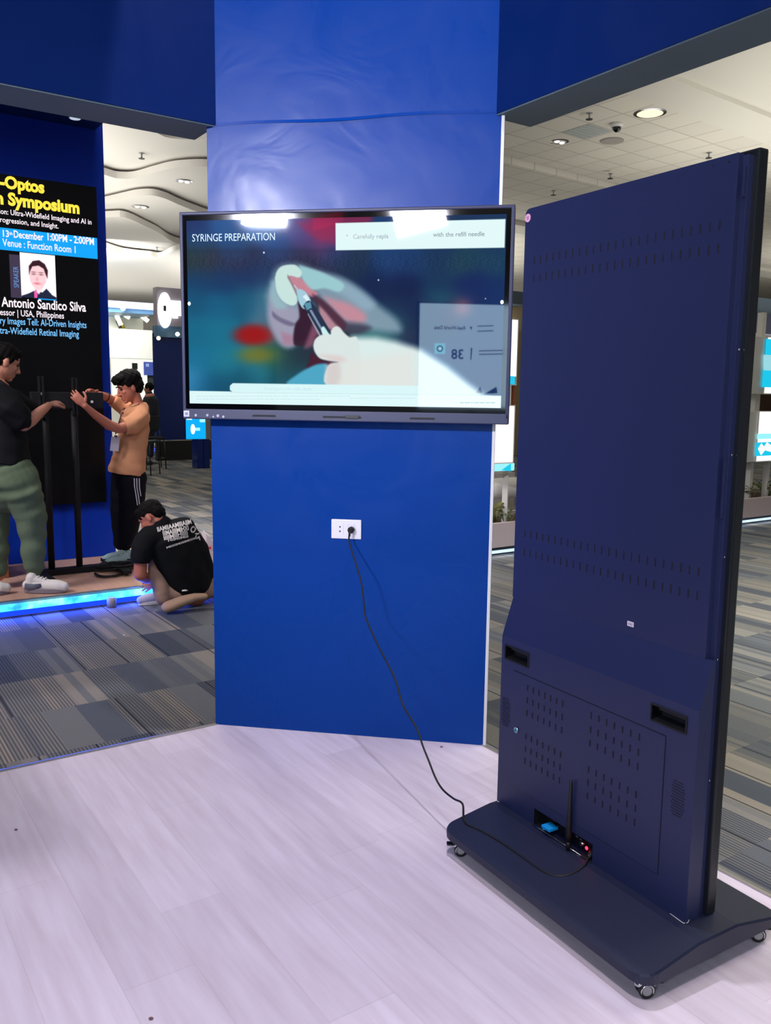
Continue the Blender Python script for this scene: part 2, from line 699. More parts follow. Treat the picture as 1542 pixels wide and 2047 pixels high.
# main tile field and plaster bands, in the ceiling's own frame (x along the bands, y across)
mb.box((-60, 8.20, CZ), (70, 11.13, CZ+0.1), M_tile)
mb.box((-60, -30, CZ-0.03), (70, 7.43, CZ+0.1), M_plaster)
mb.box((-60, 7.43, CZ-0.10), (70, 8.20, CZ+0.1), M_plaster)
mb.box((-60, 11.13, CZ+0.06), (70, 11.16, CZ+0.1), M_hole)
mb.box((-60, 11.16, CZ), (70, 11.80, CZ+0.1), M_tile)
mb.box((-60, 11.80, CZ+0.2), (70, 11.98, CZ+0.3), M_grey)
mb.box((-60, 11.98, CZ-0.06), (70, 15.6, CZ+0.3), M_tile)
mb.box((-60, 15.6, CZ-0.16), (70, 16.4, CZ+0.1), M_plaster)
mb.box((-60, 16.4, CZ-0.02), (70, 60, CZ+0.1), M_tile)
struct(mb, 'ceiling', rz=RZ_C)

waves = [
    ([(120, 170), (217, 228), (305, 262), (332, 274), (362, 278), (406, 278), (470, 268), (560, 250)], CZ-0.22),
    ([(150, 330), (217, 352), (240, 357), (270, 356), (310, 345), (350, 336), (408, 333), (460, 340), (520, 352)], CZ-0.40),
    ([(120, 425), (219, 404), (245, 398), (275, 392), (305, 391), (330, 397), (355, 408), (380, 418), (430, 436)], CZ-0.58),
    ([(120, 440), (222, 434), (245, 434), (265, 440), (290, 452), (315, 464), (350, 484), (420, 500)], CZ-0.76),
    ([(100, 455), (226, 500), (262, 508), (300, 512), (322, 514), (352, 500), (420, 480)], CZ-0.94),
]
for k, (pts, z) in enumerate(waves):
    W3 = [onz(x, y, z) for x, y in pts]
    # smooth the curve
    C = []
    for i in range(len(W3)-1):
        a, b_ = W3[max(0, i-1)], W3[i]
        c_, d_ = W3[i+1], W3[min(len(W3)-1, i+2)]
        for s in range(8):
            t = s/8
            C.append(0.5*((2*b_)+(c_-a)*t+(2*a-5*b_+4*c_-d_)*t*t+(3*b_-a-3*c_+d_)*t**3))
    C.append(W3[-1])
    mb = MB()
    far = Vector((-0.25, 1, 0))
    for i in range(len(C)-1):
        a, b_ = C[i], C[i+1]
        T = 0.13
        mb.face([a, b_, b_+Vector((0, 0, T)), a+Vector((0, 0, T))], M_plaster2, True)
        mb.face([b_, a, a+far*(30 if k == 4 else 16), b_+far*(30 if k == 4 else 16)], M_plaster2)
        mb.face([a+Vector((0, 0, T)), b_+Vector((0, 0, T)), b_+far*14+Vector((0, 0, T)), a+far*14+Vector((0, 0, T))], M_plaster2)
    o = mb.build('ceiling_cloud')
    tag(o, kind='structure')

# far walls of the hall
M_farwall = mat('far_hall_wall', (150, 140, 118), 0.9)
mb = MB()
mb.box((-30, 58, -0.12), (48, 58.3, CZ), M_farwall)
struct(mb, 'wall_far', rz=RZ_AB)
mb = MB()
mb.box((44, -14, -0.12), (44.3, 58, CZ), M_farwall)
struct(mb, 'wall_right', rz=RZ_AB)
mb = MB()
mb.box((-29, -14, -0.12), (-28.7, 58, CZ), M_farwall)
struct(mb, 'wall_left', rz=RZ_AB)

# ------------------------------------------------------------------ signage kiosk seen from its back
kl = onz(994, 1600, 0.12)
kr = onz(1371, 1846, 0.12)
KU = (kr-kl).normalized()
KW = (kr-kl).length
RZ_K = math.atan2(KU.y, KU.x)
kiosk = empty('signage_kiosk', (kl.x, kl.y, 0), RZ_K)
tag(kiosk, 'tall dark navy wheeled signage kiosk seen from its vented back, standing on the white platform', 'kiosk')
# local frame: x along the back, y away from the viewer, z up

# base plate: low hipped tray with rounded corners
X0, X1, Y0, Y1 = -0.005, 0.868, -0.232, 0.318


def base_top(y):
    pts = [(Y0, 0.083), (Y0+0.02, 0.089), (-0.03, 0.118), (0.12, 0.118), (Y1-0.02, 0.084), (Y1, 0.078)]
    for (a, za), (b, zb) in zip(pts, pts[1:]):
        if y <= b:
            return za+(zb-za)*(y-a)/(b-a)
    return pts[-1][1]


M_base = mat('kiosk_base_coat', (20, 27, 54), 0.5, bump=0.06, bscale=500)
mb = MB()
rc = 0.05
ys = [Y0, Y0+0.003, Y0+0.008, Y0+0.016, Y0+0.026, Y0+0.038, Y0+0.05, -0.13, -0.08, -0.03, 0.0, 0.06, 0.12, 0.2, Y1-0.05, Y1-0.038, Y1-0.026, Y1-0.016, Y1-0.008, Y1-0.003, Y1]
rows_t, rows_b, rows_m = [], [], []
for y in ys:
    e = 0.0
    dy = min(y-Y0, Y1-y)
    if dy < rc:
        e = rc-math.sqrt(max(0, rc*rc-(rc-dy)**2))
    t = base_top(y)
    bz = 0.058 if dy > 0.01 else 0.060
    rows_t.append([mb.bm.verts.new((x, y, t)) for x in (X0+e+0.004, X1-e-0.004)])
    rows_m.append([mb.bm.verts.new((x, y, t-0.006)) for x in (X0+e, X1-e)])
    rows_b.append([mb.bm.verts.new((x, y, bz)) for x in (X0+e+0.002, X1-e-0.002)])
mi = mb.mi(M_base)
for k in range(len(ys)-1):
    for a, b in ((rows_t[k], rows_t[k+1]), (rows_b[k+1], rows_b[k])):
        mb.bm.faces.new((a[0], a[1], b[1], b[0]))
    for s in (0, 1):
        for U, L in ((rows_t, rows_m), (rows_m, rows_b)):
            q = [U[k][s], U[k+1][s], L[k+1][s], L[k][s]]
            mb.bm.faces.new(q if s == 1 else q[::-1])
for k in (0, len(ys)-1):
    for U, L in ((rows_t, rows_m), (rows_m, rows_b)):
        mb.bm.faces.new((U[k][0], U[k][1], L[k][1], L[k][0]))
bmesh.ops.recalc_face_normals(mb.bm, faces=mb.bm.faces)
mb.build('base_plate', kiosk)

# lower cabinet with recessed handles and a cut-out for the sockets
BZ0, BZ1 = 0.118, 0.706
BD = 0.052
mb = MB()
xb = [0.0, 0.021, 0.133, 0.19, 0.452, 0.644, 0.757, KW]
zb = [BZ0, 0.176, 0.634, 0.676, BZ1]
holes = {(1, 2), (5, 2), (3, 0)}
for i in range(len(xb)-1):
    for j in range(len(zb)-1):
        if (i, j) in holes:
            continue
        mb.face([(xb[i], 0, zb[j]), (xb[i+1], 0, zb[j]), (xb[i+1], 0, zb[j+1]), (xb[i], 0, zb[j+1])], M_kiosk)
# sides, slope
for x in (0.0, KW):
    mb.face([(x, 0, BZ0), (x, BD, BZ0), (x, BD, 0.832), (x, 0.042, 0.832), (x, 0, BZ1)], M_kiosk)
mb.face([(0, 0, BZ1), (KW, 0, BZ1), (KW, 0.042, 0.832), (0, 0.042, 0.832)], M_kiosk)
mb.face([(0, 0.042, 0.832), (KW, 0.042, 0.832), (KW, BD, 0.832), (0, BD, 0.832)], M_kiosk)
# recess of the socket cut-out
ox0, ox1, oz0, oz1 = 0.19, 0.452, BZ0, 0.176
mb.face([(ox0, 0, oz1), (ox1, 0, oz1), (ox1, 0.049, 0.150), (ox0, 0.049, 0.150)], M_kiosk_in)
mb.face([(ox0, 0.049, oz0), (ox1, 0.049, oz0), (ox1, 0.049, 0.150), (ox0, 0.049, 0.150)], M_kiosk_in)
for x in (ox0, ox1):
    mb.face([(x, 0, oz0), (x, 0.049, oz0), (x, 0.049, 0.15), (x, 0, oz1)], M_kiosk_in)
mb.build('lower_cabinet', kiosk)
for hx in (0.021, 0.644):
    b = MB()
    w, z0, z1 = 0.1125, 0.634, 0.676
    # cup
    b.face([(hx, 0.0, z0), (hx+w, 0.0, z0), (hx+w-0.01, 0.030, z0+0.010), (hx+0.01, 0.030, z0+0.010)], M_kiosk_in)
    b.face([(hx, 0.0, z1), (hx+w, 0.0, z1), (hx+w-0.01, 0.038, z1-0.002), (hx+0.01, 0.038, z1-0.002)], M_kiosk_in)
    b.face([(hx+0.01, 0.030, z0+0.010), (hx+w-0.01, 0.030, z0+0.010), (hx+w-0.01, 0.038, z1-0.002), (hx+0.01, 0.038, z1-0.002)], M_kiosk_in)
    b.face([(hx, 0, z0), (hx, 0, z1), (hx+0.01, 0.038, z1-0.002), (hx+0.01, 0.030, z0+0.010)], M_glossblack)
    b.face([(hx+w, 0, z0), (hx+w, 0, z1), (hx+w-0.01, 0.038, z1-0.002), (hx+w-0.01, 0.030, z0+0.010)], M_kiosk_in)
    # rim
    for lo, hi in (((hx-0.004, -0.003, z1), (hx+w+0.004, 0.001, z1+0.005)), ((hx+w, -0.003, z0), (hx+w+0.005, 0.001, z1)),
                   ((hx-0.005, -0.003, z0), (hx, 0.001, z1)), ((hx-0.004, -0.003, z0-0.004), (hx+w+0.004, 0.001, z0))):
        b.box(lo, hi, M_kiosk_in, 0.0012)
    b.box((hx+0.012, 0.012, z1-0.014), (hx+w-0.012, 0.02, z1-0.004), M_kiosk_in, 0.003)
    b.build('handle', kiosk)


def slot(b, x, y, z, h=0.021, w=0.0042):
    """louvre slit: a dark cut with a small pressed lip"""
    b.box((x-w/2, y-0.0012, z-h/2), (x+w/2, y-0.0004, z+h/2), M_hole)


# service door
dx0, dx1, dz0, dz1 = 0.068, 0.695, 0.208, 0.603
b = MB()
b.box((dx0-0.0016, -0.0006, dz0-0.0016), (dx1+0.0022, -0.0002, dz1+0.0022), M_hole)
b.box((dx0, -0.0022, dz0), (dx1, -0.0004, dz1), M_kiosk, 0.0006)
for gx0, gx1, zs in ((0.139, 0.302, (0.572, 0.530, 0.488, 0.408, 0.366, 0.324)), (0.423, 0.607, (0.580, 0.536, 0.494, 0.412, 0.371, 0.329))):
    for z in zs:
        for k in range(7):
            slot(b, gx0+(gx1-gx0)*k/6, -0.0022, z-(0.006 if gx0 < 0.2 else 0.010), 0.020)
door = b.build('service_door', kiosk)
b = MB()
c = Vector((0.094, -0.0022, 0.408))
b.cyl(c, c+Vector((0, -0.006, 0)), 0.0095, M_chrome, 20)
b.cyl(c+Vector((0, -0.006, 0)), c+Vector((0, -0.0075, 0)), 0.0075, mat('lock_face_teal', (70, 150, 165), 0.3), 20)
b.box((c.x-0.001, c.y-0.0082, c.z-0.004), (c.x+0.001, c.y-0.0074, c.z+0.004), M_hole)
tag(b.build('lock', door), 'round chrome lock with a teal face')
# speaker grilles: staggered perforations
for cx in (0.745, 0.030):
    b = MB()
    for j in range(13):
        for i in range(7):
            x = cx+(i-3)*0.0062+(0.0031 if j % 2 else 0)
            z = 0.448+(j-6)*0.0078
            if ((x-cx)/0.024)**2+((z-0.448)/0.054)**2 < 1.05:
                b.box((x-0.0014, -0.0012, z-0.0016), (x+0.0014, -0.0002, z+0.0016), M_hole)
    b.build('speaker_grille', kiosk)

# upper cabinet: flat vented cover in front of the display frame
CX0, CX1, CY, CT = -0.004, 0.770, 0.042, 2.083
b = MB()
r_ = 0.018
poly = [(CX0, 0.832), (CX1, 0.832), (CX1, CT), (CX0+r_, CT)]
poly += [(CX0+r_-r_*math.sin(a), CT-r_+r_*math.cos(a)) for a in (0.4, 0.8, 1.2, PI/2)]
b.extr([(x, CY, z) for x, z in poly], (0, 0.022, 0), M_kiosk)
for zr, xa, xb_ in ((1.921, 0.046, 0.729), (1.866, 0.046, 0.729), (1.055, 0.048, 0.733), (0.992, 0.048, 0.733)):
    for k in range(25):
        slot(b, xa+(xb_-xa)*k/24, CY, zr, 0.024, 0.0045)
cover = b.build('back_cover', kiosk, bevel=0.0015)
b = MB()
for x, z, s in ((0.745, 2.066, .003), (0.700, 2.066, .002)):
    b.cyl((x, CY-0.0015, z), (x, CY, z), s, M_hole, 10)
    b.build('screw_hole', kiosk)
    b = MB()
b = MB()
b.cyl((0.0085, CY-0.0012, 2.055), (0.0085, CY-0.0002, 2.055), 0.0128, mat('pink_round_sticker', (226, 170, 200), 0.5), 24)
b.cyl((0.0085, CY-0.0016, 2.055), (0.0085, CY-0.0012, 2.055), 0.006, mat('sticker_mark', (190, 130, 170), 0.5), 16)
tag(b.build('round_sticker', kiosk), 'pink round sticker at the upper left corner')
b = MB()
b.box((0.503, CY-0.0012, 0.856), (0.526, CY-0.0002, 0.870), mat('paper_label', (238, 225, 235), 0.6))
for k in range(3):
    b.box((0.507+k*0.006, CY-0.0016, 0.859), (0.510+k*0.006, CY-0.0011, 0.867), mat('label_print', (150, 130, 150), 0.6))
tag(b.build('paper_label', kiosk), 'small white paper label above the slope')
# recessed side channel and the front bezel with the glass
b = MB()
b.box((0.006, 0.060, 0.119), (0.786, 0.082, 2.078), M_kiosk, 0.001)
b.box((0.779, 0.050, 1.98), (0.784, 0.060, 2.05), M_kiosk, 0.001)
b.box((0.779, 0.050, 1.2), (0.784, 0.060, 1.35), M_kiosk, 0.001)
b.build('side_channel', kiosk)
b = MB()
b.box((-0.006, 0.078, 0.119), (0.802, 0.112, 2.094), mat('bezel_black_metal', (22, 26, 32), 0.35), 0.005)
b.build('display_bezel', kiosk)
b = MB()
b.box((0.002, 0.112, 0.21), (0.794, 0.1135, 2.088), M_glossblack)
b.build('display_glass', kiosk)
b = MB()
for z in (0.5, 0.83, 1.10, 1.36, 1.62):
    b.cyl((0.786, 0.07, z), (0.789, 0.07, z), 0.003, M_chrome, 10)
    b.build('screw', kiosk)
    b = MB()
# scratched bare metal along the foot of the cabinet
b = MB()
b.tube([(KW-0.05, -0.0015, 0.1205), (KW-0.03, -0.0016, 0.1195), (KW-0.004, -0.0025, 0.119), (KW+0.002, 0.006, 0.121), (KW+0.002, 0.012, 0.128)], 0.0009, M_whitepaint, 5)
b.build('scuff_mark', kiosk)
b = MB()
b.tube([(0.0, -0.001, 0.1195), (0.012, -0.001, 0.1195)], 0.0011, M_whitepaint, 5)
b.build('scuff_mark', kiosk)

# things in the socket cut-out
b = MB()
b.box((0.188, -0.004, 0.118), (0.454, 0.004, 0.1215), M_kiosk_in, 0.001)
b.tube([(0.196, -0.005, 0.1225), (0.22, -0.0055, 0.122), (0.30, -0.005, 0.1222), (0.41, -0.004, 0.1225)], [0.0026, 0.0028, 0.0016, 0.0009], M_chrome, 8)
b.box((0.398, -0.008, 0.1185), (0.43, -0.0065, 0.120), M_chrome)
b.build('socket_tray', kiosk)
blue = mat('blue_usb_plastic', (20, 150, 225), 0.35)
b = MB()
b.box((0.243, -0.016, 0.138), (0.281, 0.022, 0.148), blue, 0.002)
b.box((0.249, -0.0162, 0.135), (0.258, 0.010, 0.138), blue, 0.001)
b.box((0.254, 0.022, 0.14), (0.270, 0.040, 0.146), M_chrome)
tag(b.build('usb_stick', kiosk), 'bright blue USB dongle')
b = MB()
b.box((0.262, 0.03, 0.158), (0.276, 0.045, 0.163), M_white, 0.001)
b.build('memory_card', kiosk)
# antenna
b = MB()
ac = Vector((0.362, -0.012, 0.122))
b.cyl(ac, ac+Vector((0, 0, 0.028)), 0.0075, M_black, 16)
b.tube([ac+Vector((0, 0, 0.026)), ac+Vector((0, 0, 0.045)), ac+Vector((0.0, 0.0, 0.215)), ac+Vector((0, 0, 0.222))], [0.0085, 0.0095, 0.0052, 0.003], M_black, 16)
b.build('antenna', kiosk)
for px_, kz, rr in ((0.355, 0.147, 0.003), (0.372, 0.145, 0.003)):
    b = MB()
    b.box((px_-0.005, 0.030, kz-0.003), (px_+0.005, 0.046, kz+0.003), M_chrome, 0.001)
    b.build('audio_port', kiosk)
b = MB()
b.cyl((0.392, 0.010, 0.147), (0.392, 0.04, 0.147), 0.0072, M_chrome, 16)
b.cyl((0.392, 0.0085, 0.147), (0.392, 0.0105, 0.147), 0.004, M_hole, 12)
b.build('coax_port', kiosk)
b = MB()
b.ell((0.418, 0.010, 0.146), (0.0055, 0.003, 0.0055), glow('red_indicator', (255, 20, 40), 14.0), seg=12)
tag(b.build('power_light', kiosk), 'glowing red power indicator')
b = MB()
b.cyl((0.436, 0.008, 0.134), (0.436, 0.04, 0.134), 0.0045, M_grey, 12)
b.build('button', kiosk)


def caster(x, y, rz_):
    """twin-wheel furniture caster with a polished guard and a brake pedal"""
    e = MB()
    R = Matrix.Translation((x, y, 0)) @ Matrix.Rotation(rz_, 4, 'Z')

    def T(p):
        return R @ Vector(p)
    e.cyl(T((0, 0, 0.046)), T((0, 0, 0.060)), 0.011, M_chrome, 16)
    for s in (-1, 1):
        e.tube([T((s*0.0146, 0.0165*math.cos(a)+0.006, 0.0215+0.0165*math.sin(a))) for a in [PI*(k/10)*1.25-0.45 for k in range(11)]], 0.0022, M_chrome, 8)
    g = [T((0, 0.006+0.021*math.cos(a), 0.0235+0.0225*math.sin(a))) for a in [PI*(0.12+0.76*k/10) for k in range(11)]]
    e.tube(g, 0.0125, M_chrome, 10, flat=(R.to_3x3() @ Vector((0, 0, 1)), 0.35))
    o = e.build('caster', kiosk)
    for s in (-1, 1):
        w = MB()
        w.cyl(T((s*0.0025, 0.006, 0.0215)), T((s*0.0140, 0.006, 0.0215)), 0.0212, M_black, 24)
        w.cyl(T((s*0.0135, 0.006, 0.0215)), T((s*0.0147, 0.006, 0.0215)), 0.0125, M_grey, 20)
        w.build('wheel', o)
    p = MB()
    p.box((-0.011, 0.030, 0.036), (0.011, 0.052, 0.042), M_black, 0.003, M=R)
    p.box((-0.004, 0.018, 0.038), (0.004, 0.034, 0.041), M_chrome, 0.001, M=R)
    p.build('brake_pedal', o)


caster(0.055, -0.185, 2.6)
caster(0.823, -0.185, -0.4)
caster(0.823, 0.262, -0.6)
caster(0.055, 0.262, 1.2)

# ------------------------------------------------------------------ wall outlet
ou, oz = 0.600, 0.925
outlet = empty('wall_outlet', pil(ou, 0, oz), RZ_P)
tag(outlet, 'white double outlet plate on the blue pillar, black plug in its right socket', 'outlet')
b = MB()
b.box((-0.0655, -0.0095, -0.042), (0.0655, -0.0003, 0.042), M_white, 0.004, segs=3)
b.build('cover_plate', outlet)
for cx in (-0.027, 0.021):
    b = MB()
    b.box((cx-0.0155, -0.0112, -0.026), (cx+0.0155, -0.0093, 0.026), M_white, 0.0015)
    for dz in (0.0095, -0.0095):
        if cx < 0:
            b.cyl((cx, -0.0118, dz), (cx, -0.0110, dz), 0.0034, M_hole, 12)
            b.box((cx-0.0012, -0.0120, dz-0.004), (cx+0.0012, -0.0112, dz+0.004), M_hole)
    b.build('socket', outlet)

# ------------------------------------------------------------------ power cord from the outlet to the kiosk
cord = empty('power_cord', pil(ou, 0.02, oz))
tag(cord, 'thin black power cord hanging from the wall outlet and curling over the kiosk base', 'cord')
pc = pil(ou+0.024, 0, oz)            # plug centre on the wall


def K(x, y, z):
    return kl + KU*x + Vector((-KU.y, KU.x, 0))*y + Vector((0, 0, z-0.12))


start = onplane(699, 1066, pL+PN*0.045, PN)
end = K(0.075, -0.160, 0.101)
hd = Vector((end.x-start.x, end.y-start.y, 0)).normalized()
hn = Vector((hd.y, -hd.x, 0))
pts = [start+Vector((0.006, 0.0, 0.006)), start]
for px, py in [(698, 1080), (702, 1096), (712, 1128), (722, 1162), (727, 1200), (731, 1232), (744, 1264), (760, 1298), (778, 1332), (792, 1362), (799, 1388), (806, 1410), (824, 1440),
               (836, 1462), (846, 1492), (858, 1522), (868, 1548), (878, 1568), (890, 1583), (908, 1597), (925, 1607)]:
    p = onplane(px, py, start, hn)
    p.z = max(p.z, 0.06)
    pts.append(p)
pts.append(K(0.018, -0.155, 0.104))
for x, y, z in [(0.05, -0.163, 0.0985), (0.112, -0.150, 0.0995), (0.20, -0.142, 0.101), (0.30, -0.140, 0.101), (0.385, -0.139, 0.101), (0.43, -0.125, 0.103), (0.452, -0.095, 0.108),
                (0.456, -0.06, 0.114), (0.452, -0.03, 0.121), (0.440, -0.005, 0.128), (0.425, 0.03, 0.135)]:
    pts.append(K(x, y, z))


def smooth_path(P, n=6):
    C = []
    for i in range(len(P)-1):
        a, b_, c_, d_ = P[max(0, i-1)], P[i], P[i+1], P[min(len(P)-1, i+2)]
        for s in range(n):
            t = s/n
            C.append(0.5*((2*b_)+(c_-a)*t+(2*a-5*b_+4*c_-d_)*t*t+(3*b_-a-3*c_+d_)*t**3))
    C.append(P[-1])
    return C


o0 = cord.location
b = MB()
b.tube([p-o0 for p in smooth_path(pts)], 0.0036, M_rubber, 8)
b.build('cable', cord)
b = MB()
wn = PN
q0 = pc+PN*0.011
b.tube([q0-o0, q0+PN*0.018-o0, q0+PN*0.030+Vector((0, 0, -0.002))-o0], [0.0135, 0.0145, 0.011], M_rubber, 8)
b.tube([q0+PN*0.022-o0, start+Vector((0.004, 0, 0.004))-o0, start-o0, start+Vector((0, 0, -0.014))-o0], [0.008, 0.0062, 0.0052, 0.0042], M_rubber, 10)
b.build('plug', cord)
b = MB()
e0 = K(0.440, -0.005, 0.130)-o0
b.tube([e0, K(0.432, 0.015, 0.135)-o0, K(0.425, 0.045, 0.14)-o0], [0.006, 0.009, 0.010], M_rubber, 8)
b.build('connector', cord)

# ------------------------------------------------------------------ painted screen pictures (vertex colours worked out here)


def seg_poly_dist(X, Y, poly):
    """signed distance (negative inside) to a polygon, arrays"""
    P = np.array(poly, float)
    n = len(P)
    d = np.full(X.shape, 1e9)
    inside = np.zeros(X.shape, bool)
    for i in range(n):
        x0, y0 = P[i]
        x1, y1 = P[(i+1) % n]
        ex, ey = x1-x0, y1-y0
        t = np.clip(((X-x0)*ex+(Y-y0)*ey)/(ex*ex+ey*ey+1e-9), 0, 1)
        d = np.minimum(d, np.hypot(X-x0-t*ex, Y-y0-t*ey))
        c = ((y0 > Y) != (y1 > Y)) & (X < (x1-x0)*(Y-y0)/(y1-y0+1e-12)+x0)
        inside ^= c
    return np.where(inside, -d, d)


class Paint:
    def __init__(self, X, Y):
        self.X, self.Y = X, Y
        self.C = np.zeros(X.shape+(3,))

    def field(self, samples, sig):
        w = np.zeros(self.X.shape)
        C = np.zeros(self.X.shape+(3,))
        for x, y, r, g, b in samples:
            k = np.exp(-((self.X-x)**2+(self.Y-y)**2)/(2*sig*sig))+1e-9
            w += k
            C += k[..., None]*np.array([r, g, b])
        self.C = C/w[..., None]

    def poly(self, P, col, soft=1.5, op=1.0):
        d = seg_poly_dist(self.X, self.Y, P)
        a = np.clip(0.5-d/(2*soft), 0, 1)
        a = (a*a*(3-2*a)*op)[..., None]
        self.C = self.C*(1-a)+np.array(col, float)*a

    def blob(self, x, y, rx, ry, col, op=1.0, p=1.0):
        a = np.exp(-(((self.X-x)/rx)**2+((self.Y-y)/ry)**2)**p)*op
        self.C = self.C*(1-a[..., None])+np.array(col, float)*a[..., None]


M_screen = bpy.data.materials.new('screen_picture')
M_screen.use_nodes = True
nt, bs = nodes(M_screen)
bs.inputs['Base Color'].default_value = (0.002, 0.002, 0.003, 1)
bs.inputs['Roughness'].default_value = 0.02
bs.inputs['Specular IOR Level'].default_value = 0.55
at_ = nt.nodes.new('ShaderNodeAttribute')
at_.attribute_name = 'picture'
nt.links.new(at_.outputs['Color'], bs.inputs['Emission Color'])
bs.inputs['Emission Strength'].default_value = 1.0


def screen_mesh(name, fn, nu, nv, paint, parent, gain=1.0):
    """fn(u,v) -> local point; paint(U,V) -> srgb array"""
    us = np.linspace(0, 1, nu)
    vs = np.linspace(0, 1, nv)
    U, V = np.meshgrid(us, vs)
    C = np.clip(paint(U, V), 0, 400)/255.0
    L = np.where(C <= 0.04045, C/12.92, ((C+0.055)/1.055)**2.4)*gain
    p00, p10, p01, p11 = [np.array(fn(a, b)) for a, b in ((0, 0), (1, 0), (0, 1), (1, 1))]
    co = (p00*(1-U)[..., None]*(1-V)[..., None]+p10*U[..., None]*(1-V)[..., None]+p01*(1-U)[..., None]*V[..., None]+p11*U[..., None]*V[..., None]).reshape(-1, 3)
    idx = np.arange(nu*nv).reshape(nv, nu)
    quads = np.stack([idx[:-1, :-1], idx[:-1, 1:], idx[1:, 1:], idx[1:, :-1]], -1).reshape(-1, 4)
    me = bpy.data.meshes.new(name)
    me.vertices.add(len(co))
    me.vertices.foreach_set('co', co.ravel())
    me.loops.add(quads.size)
    me.loops.foreach_set('vertex_index', quads.ravel())
    me.polygons.add(len(quads))
    me.polygons.foreach_set('loop_start', np.arange(0, quads.size, 4))
    me.update(calc_edges=True)
    ca = me.color_attributes.new('picture', 'FLOAT_COLOR', 'POINT')
    rgba = np.ones((nu*nv, 4))
    rgba[:, :3] = L.reshape(-1, 3)
    ca.data.foreach_set('color', rgba.ravel())
    me.materials.append(M_screen)
    o = bpy.data.objects.new(name, me)
    COL.objects.link(o)
    o.parent = parent
    return o


def add_to(o, mb):
    """append collected shapes to an existing mesh object"""
    me = o.data
    base = len(me.materials)
    for m in mb.mats:
        me.materials.append(m)
    bm = bmesh.new()
    bm.from_mesh(me)
    tmp = bpy.data.meshes.new('t')
    mb.bm.to_mesh(tmp)
    n0 = len(bm.faces)
    bm.from_mesh(tmp)
    bm.faces.ensure_lookup_table()
    for f in bm.faces[n0:]:
        f.material_index += base
    bm.to_mesh(me)
    bm.free()
    mb.bm.free()
    bpy.data.meshes.remove(tmp)


# ------------------------------------------------------------------ interactive display on the pillar
TY = -0.12                      # front of the display in the pillar frame
tv = empty('interactive_display', pil(0.6, 0, 1.8), RZ_P)
tag(tv, 'large wall-mounted interactive display showing gloved hands preparing a syringe', 'display')
tvo = tv.location
PM = Matrix.Translation(pL) @ Matrix.Rotation(RZ_P, 4, 'Z')
Tinv = (Matrix.Translation(tvo) @ Matrix.Rotation(RZ_P, 4, 'Z')).inverted()


def tvp(px, py, off=0.12):
    return Tinv @ onplane(px, py, pL+PN*off, PN)


TL, TR, BR, BL = tvp(352, 425), tvp(1035, 407), tvp(1013, 848), tvp(372, 838)
fx0, fx1 = (TL.x+BL.x)/2, (TR.x+BR.x)/2
fz0, fz1 = (BL.z+BR.z)/2, (TL.z+TR.z)/2
sx0 = (tvp(372, 445, .118).x+tvp(380, 805, .118).x)/2
sx1 = (tvp(1016, 432, .118).x+tvp(999, 816, .118).x)/2
sz1 = (tvp(372, 443, .118).z+tvp(1016, 426, .118).z)/2
sz0 = (tvp(380, 806, .118).z+tvp(999, 816, .118).z)/2
bz = tvp(690, 822).z            # top of the bottom bar
fy = TY
b = MB()
M_tvf = mat('display_frame_metal', (44, 46, 78), 0.42, spec=0.3)
b.box((fx0, fy, fz1-0.014), (fx1, fy+0.075, fz1), M_tvf, 0.004)
b.box((fx0, fy, fz0+0.02), (fx0+0.014, fy+0.075, fz1-0.005), M_tvf, 0.003)
b.box((fx1-0.014, fy, fz0+0.02), (fx1, fy+0.075, fz1-0.005), M_tvf, 0.003)
b.build('frame', tv)
b = MB()
b.box((fx0, fy, fz0), (fx1, fy+0.080, bz), mat('display_bar_metal', (40, 44, 78), 0.4), 0.004)
for xc, w in ((0.0, 0.16), (-0.33, 0.10), (0.33, 0.10)):
    b.box((xc+0.003-w/2, fy-0.0006, fz0+0.014), (xc+0.003+w/2, fy+0.001, fz0+0.022), M_hole)
    for k in range(12 if w > .12 else 0):
        pass
bar = b.build('lower_bar', tv)
b = MB()
b.box((0.045-0.028, fy-0.0012, fz0+0.012), (0.045+0.028, fy+0.001, fz0+0.026), M_black, 0.002)
b.build('sensor_window', bar)
b = MB()
b.box((fx0+0.02, fy+0.074, fz0+0.04), (fx1-0.02, fy+0.10, fz1-0.04), M_black, 0.004)
b.build('rear_shell', tv)
b = MB()
b = MB()
for x in (-0.3, 0.3):
    b.box((x-0.03, fy+0.099, fz0+0.15), (x+0.03, 0.0 - 0.0005, fz1-0.12), M_black)
    b.build('wall_bracket', tv)
    b = MB()
# glass border around the picture
b = MB()
gy = fy+0.003
b.face([(fx0+0.013, gy, bz-0.002), (fx1-0.013, gy, bz-0.002), (fx1-0.013, gy, fz1-0.013), (fx0+0.013, gy, fz1-0.013)], mat('display_glass_border', (3, 4, 8), 0.045, spec=0.55))
b.build('glass_border', tv)

TXT_D = glow('screen_print_grey', (95, 120, 125), 1.0)
TXT_F = glow('screen_print_faint', (168, 205, 210), 1.0)
TXT_L = glow('screen_title', (176, 208, 226), 0.9)


